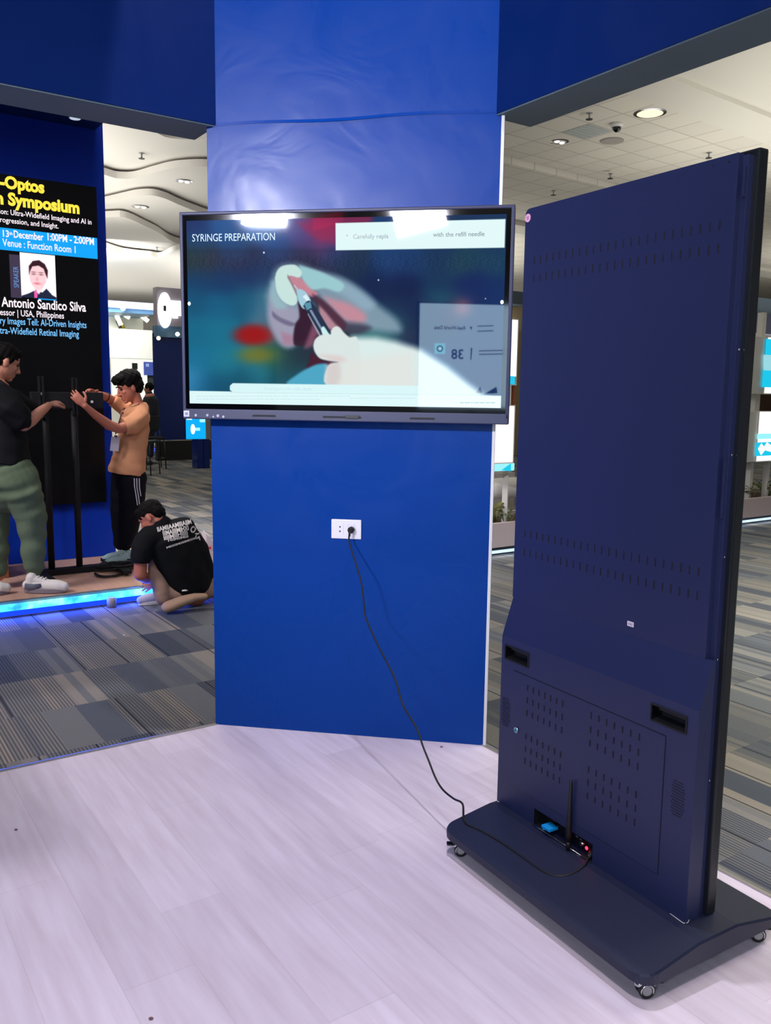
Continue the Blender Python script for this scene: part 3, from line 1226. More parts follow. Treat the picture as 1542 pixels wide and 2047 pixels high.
def tv_paint(U, V):
    # photo-like drawing coordinates of the picture
    xl = 371.5+(379.7-371.5)*(1-V)
    xr = 1016.0+(999.0-1016.0)*(1-V)
    X = xl+(xr-xl)*U
    yt = 444+(426-444)*U
    yb = 806+(816-806)*U
    Y = yb+(yt-yb)*V
    P = Paint(X, Y)
    P.field([
        (390, 450, 40, 55, 105), (450, 450, 48, 90, 150), (530, 450, 70, 120, 185), (600, 450, 90, 90, 150), (650, 445, 150, 40, 85), (680, 450, 120, 40, 80),
        (400, 480, 35, 75, 125), (470, 490, 38, 85, 140), (560, 490, 40, 85, 150), (620, 480, 80, 70, 130), (660, 480, 130, 60, 110), (680, 500, 40, 70, 130),
        (390, 515, 45, 60, 60), (420, 520, 50, 55, 70), (470, 515, 48, 48, 74), (520, 520, 42, 48, 80), (570, 515, 48, 50, 85), (620, 515, 42, 44, 68), (680, 520, 40, 45, 70), (720, 515, 35, 55, 80),
        (400, 560, 26, 62, 104), (450, 560, 26, 58, 102), (510, 555, 28, 52, 98), (540, 545, 34, 60, 100), (390, 600, 24, 85, 120), (440, 610, 24, 95, 132), (500, 600, 26, 90, 122), (540, 590, 60, 115, 140),
        (390, 660, 24, 105, 138), (440, 660, 26, 112, 142), (400, 720, 24, 112, 148), (450, 730, 30, 120, 144), (520, 740, 38, 118, 138), (385, 760, 60, 140, 190), (410, 770, 20, 90, 128), (450, 765, 20, 80, 110),
        (500, 765, 20, 84, 106), (570, 760, 18, 82, 100), (560, 715, 40, 95, 80), (590, 720, 22, 55, 66), (610, 700, 24, 48, 62), (600, 755, 18, 78, 94), (640, 700, 30, 40, 55),
        (560, 650, 90, 105, 125), (540, 620, 70, 115, 140),
        (720, 530, 22, 44, 76), (780, 520, 28, 62, 112), (830, 520, 24, 56, 102), (880, 520, 22, 52, 88), (930, 515, 26, 62, 84), (990, 515, 22, 60, 90),
        (760, 560, 14, 34, 76), (820, 570, 12, 30, 74), (880, 580, 16, 52, 88), (950, 570, 14, 38, 92), (1000, 580, 12, 44, 96), (800, 620, 16, 40, 78), (850, 620, 12, 36, 80), (900, 620, 40, 40, 80),
        (790, 650, 60, 120, 125), (820, 660, 24, 40, 74), (870, 660, 14, 40, 80), (950, 660, 14, 44, 92), (1000, 660, 12, 44, 92), (900, 700, 16, 46, 96), (980, 720, 12, 40, 90), (940, 720, 14, 44, 92),
        (1000, 770, 14, 40, 88), (960, 750, 20, 40, 90), (820, 480, 24, 60, 110), (900, 470, 20, 50, 90), (1000, 470, 20, 50, 90)], 19)
    n = np.sin(X*0.61+np.sin(Y*.21)*3)*np.sin(Y*0.53+np.cos(X*.17)*2)
    m = np.exp(-((Y-522)/22)**2)
    P.C += (n*m*7)[..., None]*np.array([1, .9, .3])
    P.poly([(372, 500), (682, 497), (682, 503), (372, 506)], (30, 40, 60), 6, .25)
    P.poly([(602, 445), (682, 442), (682, 487), (650, 480), (620, 462)], (165, 45, 85), 9, .55)  # pink reflection of the red sign, painted into the picture
    # coloured out of focus things
    P.blob(512, 668, 42, 22, (158, 22, 22), 1.0, 2.0)
    P.blob(520, 708, 40, 18, (118, 118, 42), 0.85, 1.4)
    P.blob(930, 612, 20, 20, (200, 110, 120), 0.5)
    P.blob(890, 592, 30, 16, (24, 90, 110), 0.5)

    def q(pts):
        P_ = smooth_path([Vector((x, y, 0)) for x, y in pts+pts[:1]], 4) if len(pts) > 4 else [Vector((x, y, 0)) for x, y in pts]
        return [(540+v.x/5.93, 510+v.y/5.93) for v in P_]
    P.poly(q([(0, 480), (60, 300), (110, 180), (200, 115), (400, 105), (560, 160), (750, 215), (950, 285), (1150, 400), (1350, 580), (1560, 760), (1560, 900), (1100, 850), (960, 860), (900, 800), (640, 500), (500, 420), (480, 900), (330, 1060), (200, 1050), (60, 800)]), (132, 158, 176), 12, .95)
    P.poly(q([(640, 210), (900, 260), (1150, 420), (1300, 560), (1180, 640), (950, 480), (700, 330)]), (150, 180, 200), 10, .7)
    P.poly(q([(400, 110), (600, 165), (760, 230), (930, 330), (880, 420), (700, 380), (520, 400), (430, 250)]), (158, 208, 214), 4, .95)
    P.poly(q([(700, 480), (860, 520), (1000, 560), (1180, 680), (1160, 780), (960, 760), (800, 620)]), (205, 140, 155), 9, .9)
    P.poly(q([(250, 225), (400, 250), (520, 370), (620, 440), (560, 480), (460, 440), (350, 380)]), (205, 135, 150), 4, .95)
    P.poly(q([(640, 560), (760, 680), (900, 830), (820, 880), (720, 840), (640, 700)]), (182, 136, 150), 5)
    P.poly(q([(560, 450), (700, 530), (860, 680), (965, 800), (930, 880), (830, 800), (700, 640), (600, 540)]), (78, 42, 62), 4.5, .95)
    P.poly(q([(950, 780), (1150, 800), (1250, 850), (1100, 930), (960, 900)]), (60, 52, 74), 8, .8)
    P.poly(q([(60, 400), (140, 480), (250, 590), (370, 620), (395, 720), (360, 800), (350, 900), (330, 1050), (200, 1060), (80, 900), (20, 700)]), (160, 158, 182), 9)
    P.poly(q([(60, 310), (110, 300), (160, 480), (250, 600), (120, 620), (50, 500)]), (150, 190, 200), 7, .8)
    P.poly(q([(70, 650), (160, 720), (280, 770), (350, 800), (300, 830), (180, 790), (80, 720)]), (96, 88, 120), 3, .7)
    P.poly(q([(180, 900), (330, 940), (320, 1060), (200, 1050)]), (170, 125, 150), 6, .8)
    P.poly(q([(380, 540), (470, 620), (560, 700), (600, 860), (640, 930), (570, 1010), (440, 1060), (330, 1040), (345, 820), (400, 720)]), (50, 20, 44), 3.5)
    P.poly(q([(560, 800), (640, 900), (600, 960), (560, 1060), (460, 1090), (500, 960)]), (140, 85, 110), 6, .8)
    P.poly(q([(105, 260), (125, 190), (170, 135), (250, 108), (360, 112), (430, 190), (400, 255), (300, 235), (255, 250), (300, 330), (360, 440), (372, 545), (320, 585), (240, 560), (170, 500), (120, 400)]), (204, 232, 226), 2.0)
    P.poly(q([(255, 235), (270, 235), (372, 440), (362, 460), (310, 350)]), (150, 110, 120), 1.6, .7)
    # syringe
    P.poly(q([(330, 345), (345, 340), (400, 410), (385, 425)]), (190, 200, 215), 1.0)
    P.poly(q([(365, 410), (410, 390), (480, 430), (535, 520), (520, 590), (470, 625), (425, 600), (390, 520)]), (166, 208, 226), 1.4)
    P.poly(q([(440, 480), (480, 450), (525, 510), (500, 540)]), (225, 245, 250), 1.2)
    P.poly(q([(445, 590), (545, 540), (775, 900), (740, 935), (680, 935)]), (32, 46, 74), 1.4)
    P.poly(q([(455, 560), (535, 540), (550, 610), (490, 640)]), (90, 150, 175), 1.2)
    P.poly(q([(520, 640), (548, 632), (672, 850), (648, 860)]), (130, 150, 176), 1.0)
    P.poly(q([(500, 690), (515, 690), (640, 910), (650, 935), (632, 935)]), (170, 190, 205), 1.0, .8)
    P.poly(q([(655, 860), (690, 830), (745, 905), (770, 945), (690, 945)]), (205, 245, 246), 1.6)
    # dark gap, sleeve
    P.poly(q([(540, 1130), (590, 1180), (680, 1240), (790, 1255), (730, 1292), (620, 1280), (480, 1350), (520, 1240)]), (70, 14, 40), 3)
    P.poly(q([(380, 1400), (480, 1340), (620, 1282), (740, 1300), (720, 1530), (250, 1530)]), (76, 168, 200), 4)
    # near glove
    P.poly([(712, 672), (760, 672), (800, 680), (850, 696), (900, 730), (940, 765), (985, 800), (700, 800), (690, 720)], (222, 240, 238), 11)
    P.poly(q([(565, 1060), (585, 990), (640, 940), (700, 925), (770, 925), (775, 890), (800, 850), (845, 828), (890, 850), (930, 900), (1000, 960), (1100, 1000), (1100, 1530), (715, 1530), (740, 1300), (860, 1260), (740, 1240), (640, 1210), (580, 1130)]), (222, 234, 232), 2.2)
    P.poly(q([(640, 1170), (760, 1230), (860, 1260), (960, 1240), (860, 1180)]), (226, 190, 190), 7, .55)
    P.poly(q([(720, 1300), (860, 1265), (900, 1400), (860, 1530), (720, 1530)]), (216, 204, 202), 8, .8)
    P.poly([(700, 720), (830, 700), (840, 800), (680, 800)], (232, 232, 226), 16, .7)
    # white boxes
    P.poly([(681.5, 446), (1013.5, 436), (1011, 492), (681.5, 499)], (232, 255, 255), 0.7)
    P.poly([(470, 765), (904, 771), (910, 776), (906, 792), (470, 783), (464, 779), (464, 770)], (222, 252, 254), 0.8)
    P.poly([(375, 780.5), (1003, 791), (1001, 819), (375, 810)], (228, 254, 255), 0.7)
    P.poly([(464, 783.4), (1000, 790.2), (1000, 790.9), (464, 784.2)], (170, 205, 210), 0.5, .8)
    return P.C


def tvs(u, v):
    return (sx0+(sx1-sx0)*u, fy+0.0024, sz0+(sz1-sz0)*v)


scr = screen_mesh('screen', tvs, 620, 350, tv_paint, tv, 0.95)
b = MB()
EX, EZ = Vector((1, 0, 0)), Vector((0, 0, 1))


def tvtext(s, px0, py0, px1, m, hpx, bold=0.0, pxy1=None):
    """one line of screen print from px0,py0 (baseline) to px1, cap height hpx"""
    a = tvp(px0, py0, .1178)
    c = tvp(px1, pxy1 if pxy1 else py0, .1178)
    h = abs(tvp(px0, py0-hpx, .1178).z-a.z)/0.70
    me = text_mesh(s, bold, 'LEFT')
    w = max(v.co.x for v in me.vertices)
    b.text(s, (a.x, fy+0.0020, a.z), EX, EZ, h, m, bold, stretch=((c.x-a.x)/(w*h)))


tvtext('SYRINGE PREPARATION', 384, 483, 550, TXT_L, 15, 0.0)
tvtext('\u2022', 692, 476, 696, TXT_D, 10)
tvtext('Carefully repla', 706, 477.5, 777, TXT_D, 9, 0.012)
tvtext('with the refill needle', 866, 473.5, 969, TXT_D, 9, 0.012, 472)
tvtext('Ensuring that the refill needle', 528, 779.5, 624, TXT_F, 6, 0.0)


def fine_print(px0, px1, py, m, h=1.0):
    """a line of print too small to read: short strokes"""
    rr = random.Random(int(py))
    x = px0
    while x < px1:
        w = rr.uniform(3, 12)
        p, q_ = tvp(x, py, .1178), tvp(min(px1, x+w), py+h, .1178)
        b.face([(p.x, fy+0.0016, q_.z), (q_.x, fy+0.0016, q_.z), (q_.x, fy+0.0016, p.z), (p.x, fy+0.0016, p.z)], m)
        x += w+rr.uniform(1, 2)


fine_print(393, 700, 791.5, TXT_F)
fine_print(393, 640, 797.5, TXT_F)
fine_print(700, 830, 795.5, TXT_F)
fine_print(920, 992, 804, TXT_F, 2)
for px, py in ((378.5, 607), (1004, 604)):
    c = tvp(px, py, .1178)
    bm_c = [(c.x+0.0065*math.cos(a), fy+0.0014, c.z+0.008*math.sin(a)) for a in [2*PI*k/16 for k in range(16)]]
    b.face(bm_c, glow('screen_dot_'+str(px)[:3], (235, 250, 255), 1.4))
for px, py, r in ((528, 505, .004), (757, 560, .0035), (971, 597, .003)):
    c = tvp(px, py, .1178)
    b.face([(c.x+r*math.cos(a), fy+0.0014, c.z+r*math.sin(a)) for a in [2*PI*k/12 for k in range(12)]], glow('screen_fleck_%d' % px, (130, 140, 180), .8))
add_to(scr, b)
# buttons and the square sticker on the bar
b = MB()
c = tvp(373, 827)
b.box((c.x-0.012, fy-0.0014, c.z-0.012), (c.x+0.013, fy-0.0002, c.z+0.013), mat('grey_sticker', (205, 205, 235), 0.5), 0.001)
b.box((c.x-0.006, fy-0.002, c.z-0.006), (c.x+0.007, fy-0.0014, c.z+0.006), mat('sticker_grey_square', (130, 130, 170), 0.5))
tag(b.build('square_sticker', bar), 'small pale square sticker')
for px, py, r in ((392, 830, .0055), (415, 830, .0052), (427, 833, .004), (436, 831, .0058), (447, 833, .005)):
    b = MB()
    c = tvp(px, py)
    b.cyl((c.x, fy-0.003, c.z), (c.x, fy+0.001, c.z), r, mat('button_grey', (170, 170, 190), 0.35), 14)
    b.build('button', bar)

# ------------------------------------------------------------------ booth lamps standing on the beams behind the camera (seen mirrored in the display)


def mirror_point(px, py, A_, off=0.12):
    """real point that the display mirrors at px,py, on the plane A = A_"""
    p = onplane(px, py, pL+PN*off, PN)
    Cm = CP-2*((CP-(pL+PN*off)).dot(PN))*PN
    d = (p-Cm).normalized()
    t = (A_-Cm.dot(AA))/d.dot(AA)
    return Cm+d*t


def mirror_on(px, py, p0, n, off=0.12):
    p = onplane(px, py, pL+PN*off, PN)
    Cm = CP-2*((CP-(pL+PN*off)).dot(PN))*PN
    d = (p-Cm).normalized()
    return Cm+d*((p0-Cm).dot(n)/d.dot(n))


def flood(name, label, c, target, w, h, power, col, em, spread, roll=0.0):
    c = Vector(c)
    d = (Vector(target)-c).normalized()
    q = d.to_track_quat('-Z', 'Y')
    root = bpy.data.objects.new(name, None)
    COL.objects.link(root)
    root.location = c
    root.rotation_euler = (q.to_matrix() @ Matrix.Rotation(roll, 3, 'Z')).to_euler()
    tag(root, label, 'lamp', 'booth flood lamps')
    b = MB()
    b.box((-w/2-0.02, -h/2-0.02, 0.0), (w/2+0.02, h/2+0.02, 0.05), M_black, 0.006)
    b.box((-0.03, -0.03, 0.05), (0.03, 0.03, 0.12), M_black)
    b.build('housing', root)
    b = MB()
    b.box((-w/2, -h/2, -0.004), (w/2, h/2, -0.0005), glow('lamp_face', (255, 250, 255), em))
    b.build('lens', root)
    l = bpy.data.lights.new(name+'_light', 'AREA')
    l.shape = 'RECTANGLE'
    l.size, l.size_y = w, h
    l.energy = power
    l.color = col
    l.spread = math.radians(spread)
    o = bpy.data.objects.new(name+'_light', l)
    COL.objects.link(o)
    o.parent = root
    o.location = (0, 0, -0.012)
    return root


pc_mid = pil(0.6, 0, 2.1)
f1 = mirror_point(528, 437, -1.6)
f2 = mirror_point(838, 431, -1.6)
FLC = (0.84, 0.86, 1.0)
flood('flood_lamp', 'wide white flood lamp mirrored at the upper left of the display', f1, pil(0.45, 0, 1.95), 0.62, 0.16, 18, FLC, 6, 22)
flood('flood_lamp', 'square white flood lamp mirrored above the white text box of the display', f2, pil(0.7, 0, 1.9), 0.60, 0.36, 34, (0.88, 0.86, 1.0), 22, 120, 0.25)

# the display behind the camera that the glass mirrors at its lower right
M_s2 = glow('mirrored_screen_picture', (186, 218, 240), 8.5)
M_s2b = glow('mirrored_screen_print', (50, 70, 130), 2.0)
nR = (-PN).normalized()
c0 = mirror_on(838, 607, CP+PN*2.2, PN)      # top edge, right side of the real screen
c1 = mirror_on(1010, 622, CP+PN*2.45, PN)
ex = Vector((c0.x-c1.x, c0.y-c1.y, 0)).normalized()
rzD = math.atan2(-ex.y, -ex.x)
# orientation: viewer stands between it and the pillar
DX = Vector((math.cos(rzD), math.sin(rzD), 0))
topz = c0.z
disp = empty('presentation_display', (c0.x, c0.y, -0.0), rzD)
tag(disp, 'presentation display on a stand, seen only mirrored in the lower right of the wall display', 'display')
DI = (Matrix.Translation(disp.location) @ Matrix.Rotation(rzD, 4, 'Z')).inverted()
dn = Vector((-DX.y, DX.x, 0))


def dpt(px, py):
    return DI @ mirror_on(px, py, c0, dn)


sgn = 1.0 if (DI @ CP).y < 0 else -1.0
wS, hS = 1.9, 1.07
side = dpt(1000, 700).x
lo_x, hi_x = (0, wS) if side > 0 else (-wS, 0)
b = MB()
b.box((lo_x-0.03, 0.0, topz-hS-0.03), (hi_x+0.03, 0.06, topz+0.03), M_black, 0.004)
b.build('frame', disp)
b = MB()
ys_ = -0.003*sgn if sgn > 0 else 0.063
yy = -0.003 if sgn > 0 else 0.063
b.face([(lo_x, yy, topz-hS), (hi_x, yy, topz-hS), (hi_x, yy, topz), (lo_x, yy, topz)], M_s2)
yt_ = yy-0.002*sgn


def dtext(s, px0, px1, py, hpx, m, bold=0.0):
    a, c = dpt(px0, py), dpt(px1, py)
    me = text_mesh(s, bold, 'LEFT')
    w = max(v.co.x for v in me.vertices)
    h = abs(dpt(px0, py-hpx).z-a.z)/0.7
    # the mirror flips the line: it starts at the larger px
    dirx = 1.0 if c.x > a.x else -1.0
    b.text(s, (a.x, yt_, a.z), (dirx, 0, 0), EZ, h, m, bold, stretch=abs(c.x-a.x)/(w*h))


dtext('Real-World Data', 928, 866, 660, 7, M_s2b, 0.02)
dtext('38', 925, 900, 718, 19, M_s2b, 0.02)
dtext('VAXNEUVANCE', 984, 952, 663, 6, M_s2b) if False else None
q_ = [dpt(x, y) for x, y in ((937, 654), (942, 654), (939.5, 661))]
b.face([(p.x, yt_, p.z) for p in q_], M_s2b)
q_ = [dpt(x, y) for x, y in ((939, 696), (942, 696), (940, 720), (938, 720))]
b.face([(p.x, yt_, p.z) for p in q_], M_s2b)
for y0 in (652, 662, 701, 708):
    xx = (952, 984) if y0 < 690 else (955, 1005)
    q_ = [dpt(x, y) for x, y in ((xx[0], y0), (xx[1], y0-1), (xx[1], y0+1), (xx[0], y0+2))]
    b.face([(p.x, yt_, p.z) for p in q_], glow('mirrored_line', (120, 130, 180), 1.6))
for pts_ in (((948, 786), (958, 773), (962, 786)), ((965, 788), (990, 773), (992, 786))):
    q_ = [dpt(x, y) for x, y in pts_]
    b.face([(p.x, yt_, p.z) for p in q_], M_s2b)
q_ = [dpt(x, y) for x, y in ((867, 687), (888, 687), (888, 708), (867, 708))]
b.face([(p.x, yt_, p.z) for p in q_], glow('mirrored_icon', (160, 235, 255), 12))
cc = dpt(877.5, 697.5)
r_ = abs(dpt(884, 697).x-cc.x)
for r, m in ((r_, glow('mirrored_ring', (60, 150, 190), 4.0)), (r_*0.55, glow('mirrored_dot', (200, 250, 255), 14))):
    b.face([(cc.x+r*math.cos(a), yt_-0.002*sgn*(2 if r < r_ else 1), cc.z+r*math.sin(a)) for a in [2*PI*k/20 for k in range(20)]], m)
b.build('screen', disp)
b = MB()
for x in (0.3*wS*(1 if side > 0 else -1), 0.7*wS*(1 if side > 0 else -1)):
    b.box((x-0.03, 0.01, 0.03), (x+0.03, 0.05, topz-hS), M_black)
b.box((lo_x+0.1, -0.25, 0.001), (hi_x-0.1, 0.3, 0.03), M_black, 0.005)
b.build('stand', disp)
# a red sign out in the hall behind the camera, mirrored over the pink smear painted at the top of the display
rs = mirror_point(655, 440, -4.5)
b = MB()
b.box((-0.5, -0.03, -0.12), (0.5, 0.03, 0.12), glow('red_sign_face', (255, 40, 80), 1.6), 0.01)
o = b.build('red_light_sign', loc=rs, rz=RZ_AB)
tag(o, 'long red light sign behind the camera, mirrored at the top of the display', 'sign')

# ------------------------------------------------------------------ left booth: platform, wall, LED poster
LA = 7.80
mb = MB()
mb.box((-2.6, 6.44, -0.119), (3.0, 7.95, -0.002), M_lam2)
struct(mb, 'floor_left_platform', rz=RZ_AB)
struct(edge_trim((-2.6, 6.44, -0.002), (3.0, 6.44, -0.002), (0, -1, 0)) if False else MB().box((-2.6, 6.418, -0.012), (3.0, 6.44, 0.002), M_alu, 0.003), 'trim_4', rz=RZ_AB)
mb = MB()
mb.box((-2.6, LA, 0.0), (2.304, LA+0.12, 3.95), M_wallblue)
struct(mb, 'wall_left_booth', rz=RZ_AB)
mb = MB()
mb.box((-2.6, LA-1.1, 3.72), (2.24, LA, 3.95), M_beam)
struct(mb, 'wall_left_canopy', rz=RZ_AB)

# light strip under the platform edge
led = empty('led_strip_light', ab(6.40, 0.0, -0.07), RZ_AB)
tag(led, 'glowing blue and cyan light strip along the low platform edge behind the people', 'light strip')
M_led = bpy.data.materials.new('led_tube_blue')
M_led.use_nodes = True
nt, bs = nodes(M_led)
bs.inputs['Base Color'].default_value = (0.02, 0.05, 0.3, 1)
tcn = nt.nodes.new('ShaderNodeTexCoord')
nz_ = nt.nodes.new('ShaderNodeTexNoise')
nz_.inputs['Scale'].default_value = 9
nt.links.new(tcn.outputs['Object'], nz_.inputs['Vector'])
cr = ramp(nt, nz_.outputs['Fac'], [(0.3, (30, 130, 255)), (0.5, (70, 205, 255)), (0.75, (150, 240, 255))])
nt.links.new(cr, bs.inputs['Emission Color'])
bs.inputs['Emission Strength'].default_value = 2.2
b = MB()
b.box((-2.6, -0.006, 0.002), (2.18, 0.010, 0.052), M_led, 0.005)
b.build('diffuser', led)
b = MB()
b.box((-2.6, -0.008, -0.034), (2.22, 0.012, 0.001), glow('led_deep_blue', (10, 50, 255), 2.2), 0.003)
b.build('light_film', led)
area('led_strip_glow', ab(6.36, 0.4, -0.05), -AA + Vector((0, 0, -0.6)), 4.4, 0.05, 32, (0.01, 0.07, 1.0))

# LED poster on the wall
poster = empty('led_poster', ab(LA-0.02, 1.3, 0.5), RZ_AB)
tag(poster, 'tall black LED poster with yellow symposium title on the blue left booth wall', 'poster screen')
PI_ = (Matrix.Translation(poster.location) @ Matrix.Rotation(RZ_AB, 4, 'Z')).inverted()
PA_ = LA-0.045


def pp(px, py):
    return PI_ @ at(px, py, PA_)


zt = pp(190, 374).z
zb_ = pp(215, 1003).z
xr_ = (pp(190, 374).x+pp(215, 1003).x)/2
fyp = pp(100, 500).y
b = MB()
b.box((-1.5, fyp, zb_), (xr_, 0.02, zt), mat('led_poster_black', (7, 8, 11), 0.4, spec=0.2), 0.002)
panel = b.build('cabinet', poster)
M_yel = glow('poster_yellow', (255, 225, 70), 1.15)
M_pw = glow('poster_white', (255, 240, 250), 1.1)
M_pb = glow('poster_pale_blue', (120, 195, 255), 1.1)
M_cy = glow('poster_cyan_band', (0, 168, 255), 1.0)
b = MB()
p0, p1, p2, p3 = pp(0, 458), pp(194, 476), pp(196, 518), pp(0, 504)
b.face([(-1.5, fyp-0.001, p2.z), (p1.x, fyp-0.001, p2.z), (p1.x, fyp-0.001, p1.z), (-1.5, fyp-0.001, p1.z)], M_cy)


def ptext(s, px1, py1, hpx, m, px0, bold=0.0, lay=0.002):
    """line ends at px1,py1 (baseline) and starts at px0"""
    a = pp(px0, py1)
    c = pp(px1, py1)
    z = c.z
    h = abs(pp(px1, py1-hpx).z-c.z)/0.70
    me = text_mesh(s, bold, 'LEFT')
    w = max(v.co.x for v in me.vertices)
    b.text(s, (a.x, fyp-lay, z), EX, EZ, h, m, bold, stretch=(c.x-a.x)/(w*h))


ptext('-Optos', 89, 386, 23, M_yel, 0, 0.045)
ptext('n Symposium', 159, 427, 23, M_yel, -8, 0.045)
ptext('ion: Ultra-Widefield Imaging and AI in', 183, 449, 10, M_pw, -1, 0.012)
ptext('rogression, and Insight.', 117, 457, 10, M_pw, 0, 0.012)
ptext('13', 18, 474, 13, M_pw, 3, 0.02, .003)
ptext('th', 25, 470, 6, M_pw, 18.5, 0.02, .003)
ptext('December', 87, 481, 14, M_pw, 27, 0.02, .003)
ptext('1:00PM - 2:00PM', 188, 490, 14, M_pw, 93, 0.02, .003)
ptext('Venue : Function Room 1', 151, 506, 14, M_pw, 6, 0.01, .003)
ptext('Antonio Sandico Silva', 172, 623, 18, M_pw, 4, 0.02)
ptext('essor | USA, Philippines', 128, 637, 12, M_pw, 0, 0.01)
ptext('ry Images Tell: AI-Driven Insights', 173, 656, 13, M_pb, 0, 0.01)
ptext('tra-Widefield Retinal Imaging', 158, 674, 13, M_pb, 0, 0.01)
# sideways small word and portrait
a = pp(30, 575)
b.text('SPEAKER', (a.x+0.03, fyp-0.003, a.z), EZ, -EX, 0.055, glow('poster_side_word', (110, 160, 230), .9), 0.0, stretch=0.8)
a, c = pp(18, 508), pp(43, 596)
b.face([(a.x, fyp-0.0012, c.z), (c.x, fyp-0.0012, c.z), (c.x, fyp-0.0012, a.z), (a.x, fyp-0.0012, a.z)], glow('poster_grey_band', (62, 52, 76), 1))
a, c = pp(40, 507), pp(113, 601)
b.face([(pp(75, 560).x, fyp-0.0014, c.z), (c.x, fyp-0.0014, c.z), (c.x, fyp-0.0014, a.z), (pp(75, 560).x, fyp-0.0014, a.z)], M_cy)
b.build('lettering', panel)
pa, pb2 = pp(43, 594), pp(109.5, 511)


def face_paint(U, V):
    P = Paint(U*100, (1-V)*130)
    P.C[:] = (255, 246, 250)
    P.poly([(0, 126), (20, 118), (38, 108), (60, 112), (72, 100), (88, 118), (100, 124), (100, 132), (0, 132)], (28, 34, 60), 1.5)
    P.poly([(34, 108), (50, 118), (64, 96), (40, 96)], (250, 225, 230), 2)
    P.poly([(36, 112), (42, 104), (46, 118), (44, 130), (36, 130)], (235, 90, 170), 1.5)
    P.poly([(24, 60), (26, 40), (40, 26), (56, 24), (68, 34), (74, 56), (72, 80), (60, 100), (46, 106), (34, 96), (26, 80)], (250, 205, 210), 2)
    P.poly([(24, 62), (24, 38), (36, 22), (54, 18), (70, 28), (78, 46), (76, 70), (72, 60), (66, 42), (52, 34), (34, 38), (27, 52)], (52, 24, 34), 2)
    for x in (37, 58):
        P.blob(x, 60, 6, 2.5, (120, 70, 80), .8)
        P.blob(x, 54, 7, 1.6, (90, 50, 60), .7)
    P.blob(46, 74, 4, 6, (225, 140, 150), .6)
    P.blob(46, 87, 10, 3, (215, 90, 110), .8)
    return P.C


por = screen_mesh('portrait_picture', lambda u, v: (pa.x+(pb2.x-pa.x)*u, fyp-0.003, pa.z+(pb2.z-pa.z)*v), 90, 120, face_paint, panel, 1.1)

# ------------------------------------------------------------------ black floor stand that two of the people hold
SA = 7.18
stand = empty('display_floor_stand', at(128, 1125, SA)*1.0, RZ_AB)
sp_ = stand.location
stand.location = (sp_.x, sp_.y, 0.0)
tag(stand, 'empty black two-pole display floor stand in front of the LED poster', 'stand')
SI = (Matrix.Translation(stand.location) @ Matrix.Rotation(RZ_AB, 4, 'Z')).inverted()
M_st = mat('stand_black_steel', (16, 17, 22), 0.6, spec=0.3)


def sp(px, py, a=SA):
    return SI @ at(px, py, a)


for px0, px1 in ((90, 103), (150, 156)):
    b = MB()
    x = (sp(px0, 830).x+sp(px1, 1100).x)/2
    top = sp(px0, 818).z
    b.tube([(x, 0, 0.03), (x, 0, top)], 0.026, M_st, 16)
    b.build('pole', stand)
for px, py0, py1 in ((79, 752, 835), (146, 755, 830)):
    b = MB()
    x = sp(px, py0).x
    b.box((x-0.022, -0.045, sp(px, py1).z), (x-0.006, -0.025, sp(px, py0).z), M_st, 0.002)
    b.box((x+0.006, -0.045, sp(px, py1).z), (x+0.022, -0.025, sp(px, py0).z), M_st, 0.002)
    b.box((x-0.022, -0.028, sp(px, py1).z), (x+0.022, -0.02, sp(px, py0).z), M_st)
    b.build('mount_arm', stand)
b = MB()
b.box((sp(60, 790).x, -0.024, sp(60, 817).z), (sp(205, 790).x, 0.03, sp(60, 783).z), M_st, 0.006)
for px, py in ((82, 787), (182, 803)):
    p = sp(px, py)
    b.cyl((p.x, -0.030, p.z), (p.x, -0.022, p.z), 0.011, M_white, 14)
b.build('cross_plate', stand)
b = MB()
xa_, xb2 = sp(95, 1120).x-0.12, sp(156, 1120).x+0.12
b.box((xa_, -0.04, 0.002), (xb2+0.30, 0.04, 0.05), M_st, 0.004)
b.build('base_bar', stand)
for x in (xa_+0.06, xb2+0.18):
    b = MB()
    b.box((x-0.035, -0.36, 0.015), (x+0.035, 0.30, 0.045), M_st, 0.006)
    o = b.build('foot', stand)
    for y in (-0.33, 0.27):
        w = MB()
        w.cyl((x-0.01, y, 0.0125), (x+0.01, y, 0.0125), 0.0122, M_black, 14)
        w.build('wheel', o)

# wooden stool leg / box behind the man on the left
mb = MB()
M_wood = mat('orange_brown_wood', (150, 88, 50), 0.5, var=0.15, vscale=8)
p0 = at(20, 1190, 7.0)
x0 = p0.dot(BB)
wb = empty('wooden_box', ab(7.40, x0+0.0, 0), RZ_AB)
tag(wb, 'orange-brown wooden box standing behind the legs of the man in green trousers', 'box')
b = MB()
b.box((-0.30, -0.15, 0.001), (0.045, 0.15, 0.43), M_wood, 0.004)
b.build('body', wb)
b = MB()
b.box((-0.32, -0.17, 0.43), (0.055, 0.17, 0.452), M_wood, 0.004)
b.build('lid', wb)

